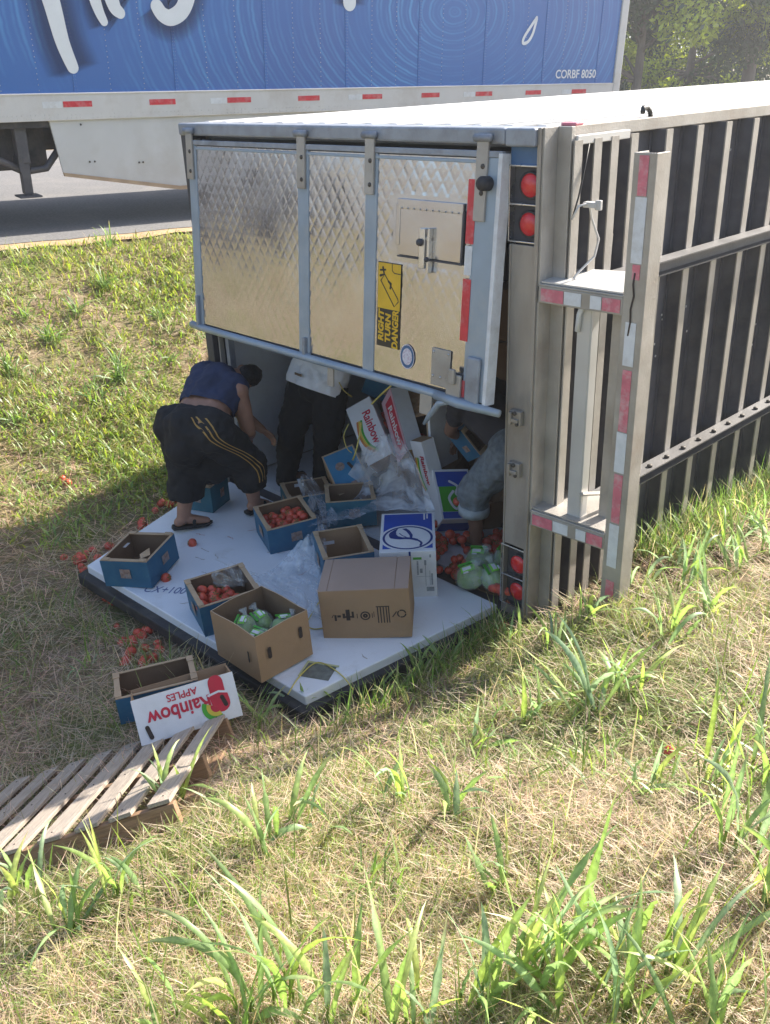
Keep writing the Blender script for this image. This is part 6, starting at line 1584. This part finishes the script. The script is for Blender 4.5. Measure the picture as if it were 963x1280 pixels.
near_cl = [
 (352, 1262, .46, 11, .5, 'tall arching grass clump at the bottom edge, the biggest left of the middle'), (300, 1278, .34, 9, .5, 'grass clump cut by the bottom edge, left of the tall arching clump'),
 (425, 1275, .34, 8, .6, 'grass clump cut by the bottom edge, right of the tall arching clump'), (225, 1288, .26, 6, .6, 'leaning low grass clump at the bottom edge, far left of the tall clump'),
 (520, 1285, .30, 8, .8, 'grass clump at the bottom edge near the middle'), (598, 1268, .32, 9, .6, 'grass clump rising at the bottom, just right of the middle'),
 (645, 1225, .34, 10, .55, 'dense bluish grass clump at the lower right, left of its pair'), (705, 1215, .34, 10, .6, 'dense bluish grass clump at the lower right, right of its pair'),
 (765, 1200, .30, 9, .9, 'spreading grass clump at the lower right with leaves lying over'), (835, 1225, .30, 9, .9, 'low spreading grass clump near the bottom right corner'),
 (690, 1278, .30, 9, .9, 'grass clump at the bottom edge, lower right'), (800, 1285, .30, 9, .9, 'grass clump at the bottom edge near the right corner'), (900, 1290, .28, 8, .9, 'grass clump cut by the bottom right corner'),
 (925, 1060, .36, 10, .45, 'upright yellow green clump at the right edge, lowest of three'), (890, 980, .30, 8, .5, 'upright clump at the right edge, middle of three'), (962, 985, .34, 9, .6, 'clump cut by the right edge of the photo'),
 (955, 1130, .30, 8, .6, 'clump cut by the right edge, below the yellow green clump'),
 (150, 1130, .28, 11, .5, 'upright grass clump beside the near corner of the pallet'), (95, 1165, .28, 9, 1.2, 'flattened broad leaves lying below the pallet'), (215, 1010, .28, 8, .8, 'small clump growing at the right end of the pallet'),
 (20, 1125, .24, 7, .7, 'small clump at the left edge under the pallet'),
]
mid_cl = [
 (330, 1060, .24, 7, .9, 'sprawling clump on the bank below the white apple box'), (385, 1030, .26, 7, .8, 'clump on the bare bank, left of the pair in the middle'), (500, 1005, .26, 8, .8, 'clump of the pair in the middle of the bank, left one'), (560, 1015, .24, 7, .8, 'clump of the pair in the middle of the bank, right one'),
 (640, 1110, .24, 6, .7, 'small clump on bare straw at the middle right'), (660, 905, .26, 8, .7, 'light green clump at the shadow edge, left of the spreading one'), (735, 890, .34, 12, 1.0, 'wide spreading clump in front of the guard bar'), (790, 868, .30, 9, 1.0, 'spreading clump right of the guard bar foot'),
 (690, 820, .24, 8, .8, 'clump at the foot of the guard bar, in first sunlight'), (640, 805, .20, 7, .8, 'small clump by the tail lamps'), (835, 800, .30, 9, .9, 'tall clump against the dark underside, right of the guard bar'), (880, 770, .28, 9, .8, 'clump against the dark underside, middle'),
 (925, 715, .28, 10, .8, 'clump against the dark underside, far right'), (960, 690, .26, 8, .8, 'clump against the dark underside at the edge of the photo'), (885, 690, .24, 8, .8, 'shaded clump touching the trailer underside'),
 (860, 735, .30, 10, .7, 'tall clump at the foot of the dark underside, left of its neighbour'), (905, 695, .30, 10, .7, 'tall clump at the foot of the dark underside, right of its neighbour'), (940, 665, .30, 10, .8, 'tall clump where the dark underside meets the right edge'), (845, 715, .26, 9, .8, 'clump under the lower slider rail behind the guard bar'), (790, 735, .24, 8, .8, 'clump on the dirt mound just right of the guard bar'),
 (375, 892, .22, 10, 1.1, 'leafy clump spilling over the near corner of the white door'), (420, 888, .18, 7, .8, 'thin clump along the dark door edge'), (318, 905, .22, 8, .8, 'clump between the white apple box and the door corner'), (480, 868, .18, 7, .8, 'small clump along the door edge below the brown carton'),
 (555, 835, .20, 8, .8, 'shaded clump at the right edge of the fallen door'), (525, 850, .18, 6, .8, 'lower shaded clump at the right edge of the fallen door'), (740, 775, .22, 7, .8, 'clump sprouting beside the buried end of the guard bar'),
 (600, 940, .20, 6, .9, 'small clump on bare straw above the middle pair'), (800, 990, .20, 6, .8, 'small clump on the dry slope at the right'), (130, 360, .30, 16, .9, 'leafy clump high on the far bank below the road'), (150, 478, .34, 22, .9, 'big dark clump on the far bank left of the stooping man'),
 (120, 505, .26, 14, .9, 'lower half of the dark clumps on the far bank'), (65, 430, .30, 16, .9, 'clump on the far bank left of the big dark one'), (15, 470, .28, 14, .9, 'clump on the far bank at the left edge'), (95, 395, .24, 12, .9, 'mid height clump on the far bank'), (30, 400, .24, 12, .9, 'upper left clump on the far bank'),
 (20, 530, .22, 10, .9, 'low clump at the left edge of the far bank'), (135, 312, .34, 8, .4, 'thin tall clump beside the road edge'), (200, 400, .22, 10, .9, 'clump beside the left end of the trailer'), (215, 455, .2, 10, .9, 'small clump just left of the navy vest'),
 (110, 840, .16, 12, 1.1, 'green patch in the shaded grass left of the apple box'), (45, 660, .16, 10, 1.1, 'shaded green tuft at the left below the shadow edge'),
]
for px, py, h_, nl, sp, lab in near_cl: clump(px, py, h_ * 1.12, int(nl * 1.15), lab, sp * .85, True, .023)
LIGHTC = LEAFC
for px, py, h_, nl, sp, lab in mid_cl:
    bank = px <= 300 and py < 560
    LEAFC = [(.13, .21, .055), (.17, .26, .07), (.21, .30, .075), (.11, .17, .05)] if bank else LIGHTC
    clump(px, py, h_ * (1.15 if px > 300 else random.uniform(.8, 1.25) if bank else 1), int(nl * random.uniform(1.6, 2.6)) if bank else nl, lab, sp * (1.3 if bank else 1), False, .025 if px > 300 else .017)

# ------------------------------------------------------------------ trees beyond the road
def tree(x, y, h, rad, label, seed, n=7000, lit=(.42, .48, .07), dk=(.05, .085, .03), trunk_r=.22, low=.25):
    r_ = np.random.default_rng(seed); random.seed(seed)
    z0 = .8; r = thing('tree', label, 'tree', Matrix.Translation((x, y, z0)), 'trees beyond the road')
    t = MB(); top = h * .8
    pts = [(0, 0, -.1), (.05, .03, h * .2), (-.06, .08, h * .45), (.05, 0, top)]
    t.tube(smooth_path(pts, 4), [trunk_r * (1 - .8 * i / 12) for i in range(13)], 10)
    cl = []
    for k in range(26):
        a = r_.uniform(0, 6.28); hh = r_.uniform(low, .95); rr = rad * math.sqrt(r_.random()) * math.sin(math.pi * min(1, max(.18, (hh - low) / (1 - low) * .8 + .2)))
        c = np.array([rr * math.cos(a), rr * math.sin(a), hh * h]); cl.append((c, rad * r_.uniform(.22, .42)))
        s0 = Vector((0, 0, max(h * .15, hh * h * .7)))
        t.tube([s0, s0.lerp(Vector(c), .5) + Vector((0, 0, .2)), Vector(c)], [.07, .045, .015], 5)
    part('trunk', t, 'bark', r)
    cen = np.array([c for c, _ in cl]); rd = np.array([q for _, q in cl]); idx = r_.integers(0, len(cl), n)
    d = r_.normal(size=(n, 3)); d /= np.linalg.norm(d, axis=1)[:, None]
    P = cen[idx] + d * (rd[idx] * r_.random(n) ** .4)[:, None] * np.array([1, 1, .75])
    sz = r_.uniform(.06, .15, n)
    a = r_.normal(size=(n, 3)); a /= np.linalg.norm(a, axis=1)[:, None]; b_ = np.cross(a, r_.normal(size=(n, 3))); b_ /= np.linalg.norm(b_, axis=1)[:, None]
    V = np.stack([P - a * sz[:, None], P + b_ * sz[:, None] * .5, P + a * sz[:, None], P - b_ * sz[:, None] * .5], 1).reshape(-1, 3)
    F = np.arange(n * 4).reshape(n, 4)
    lit_clumps = r_.random(len(cl)) < .42  # clumps coloured bright yellow-green to paint in sunlit highlights
    cc = np.where((lit_clumps[idx] & (r_.random(n) < .8))[:, None], np.array(lit), np.array(dk)) * r_.uniform(.65, 1.4, (n, 1))
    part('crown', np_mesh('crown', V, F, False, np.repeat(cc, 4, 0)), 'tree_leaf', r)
def at_depth(px, py, D_): return CAM_POS + ray(px, py) * D_
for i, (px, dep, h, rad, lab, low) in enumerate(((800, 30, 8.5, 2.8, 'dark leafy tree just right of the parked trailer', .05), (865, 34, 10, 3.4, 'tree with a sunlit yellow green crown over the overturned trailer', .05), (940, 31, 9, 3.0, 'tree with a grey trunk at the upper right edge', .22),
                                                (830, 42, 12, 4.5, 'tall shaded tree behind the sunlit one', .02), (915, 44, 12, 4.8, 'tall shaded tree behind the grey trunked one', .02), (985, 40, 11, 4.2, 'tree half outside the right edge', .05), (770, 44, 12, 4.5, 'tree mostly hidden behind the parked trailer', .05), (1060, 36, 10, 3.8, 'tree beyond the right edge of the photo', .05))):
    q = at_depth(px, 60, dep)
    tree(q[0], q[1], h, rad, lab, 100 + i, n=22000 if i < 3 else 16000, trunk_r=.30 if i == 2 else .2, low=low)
    if i == 2: pass

# ------------------------------------------------------------------ thin scattering volume added to stand in for lens veiling glare
hz = bpy.data.materials.new('lens_veil'); hz.use_nodes = True; n = hz.node_tree.nodes
n.remove(n['Principled BSDF'])
pv = n.new('ShaderNodeVolumePrincipled'); pv.inputs['Color'].default_value = (0.93, 0.95, 1.0, 1); pv.inputs['Density'].default_value = 0.0022; pv.inputs['Anisotropy'].default_value = 0.45
hz.node_tree.links.new(pv.outputs[0], n['Material Output'].inputs['Volume']); M['lens_veil'] = hz
part('lens_veil', MB().box(-520, 520, -900, 950, -2, 16), 'lens_veil', kind='stuff')
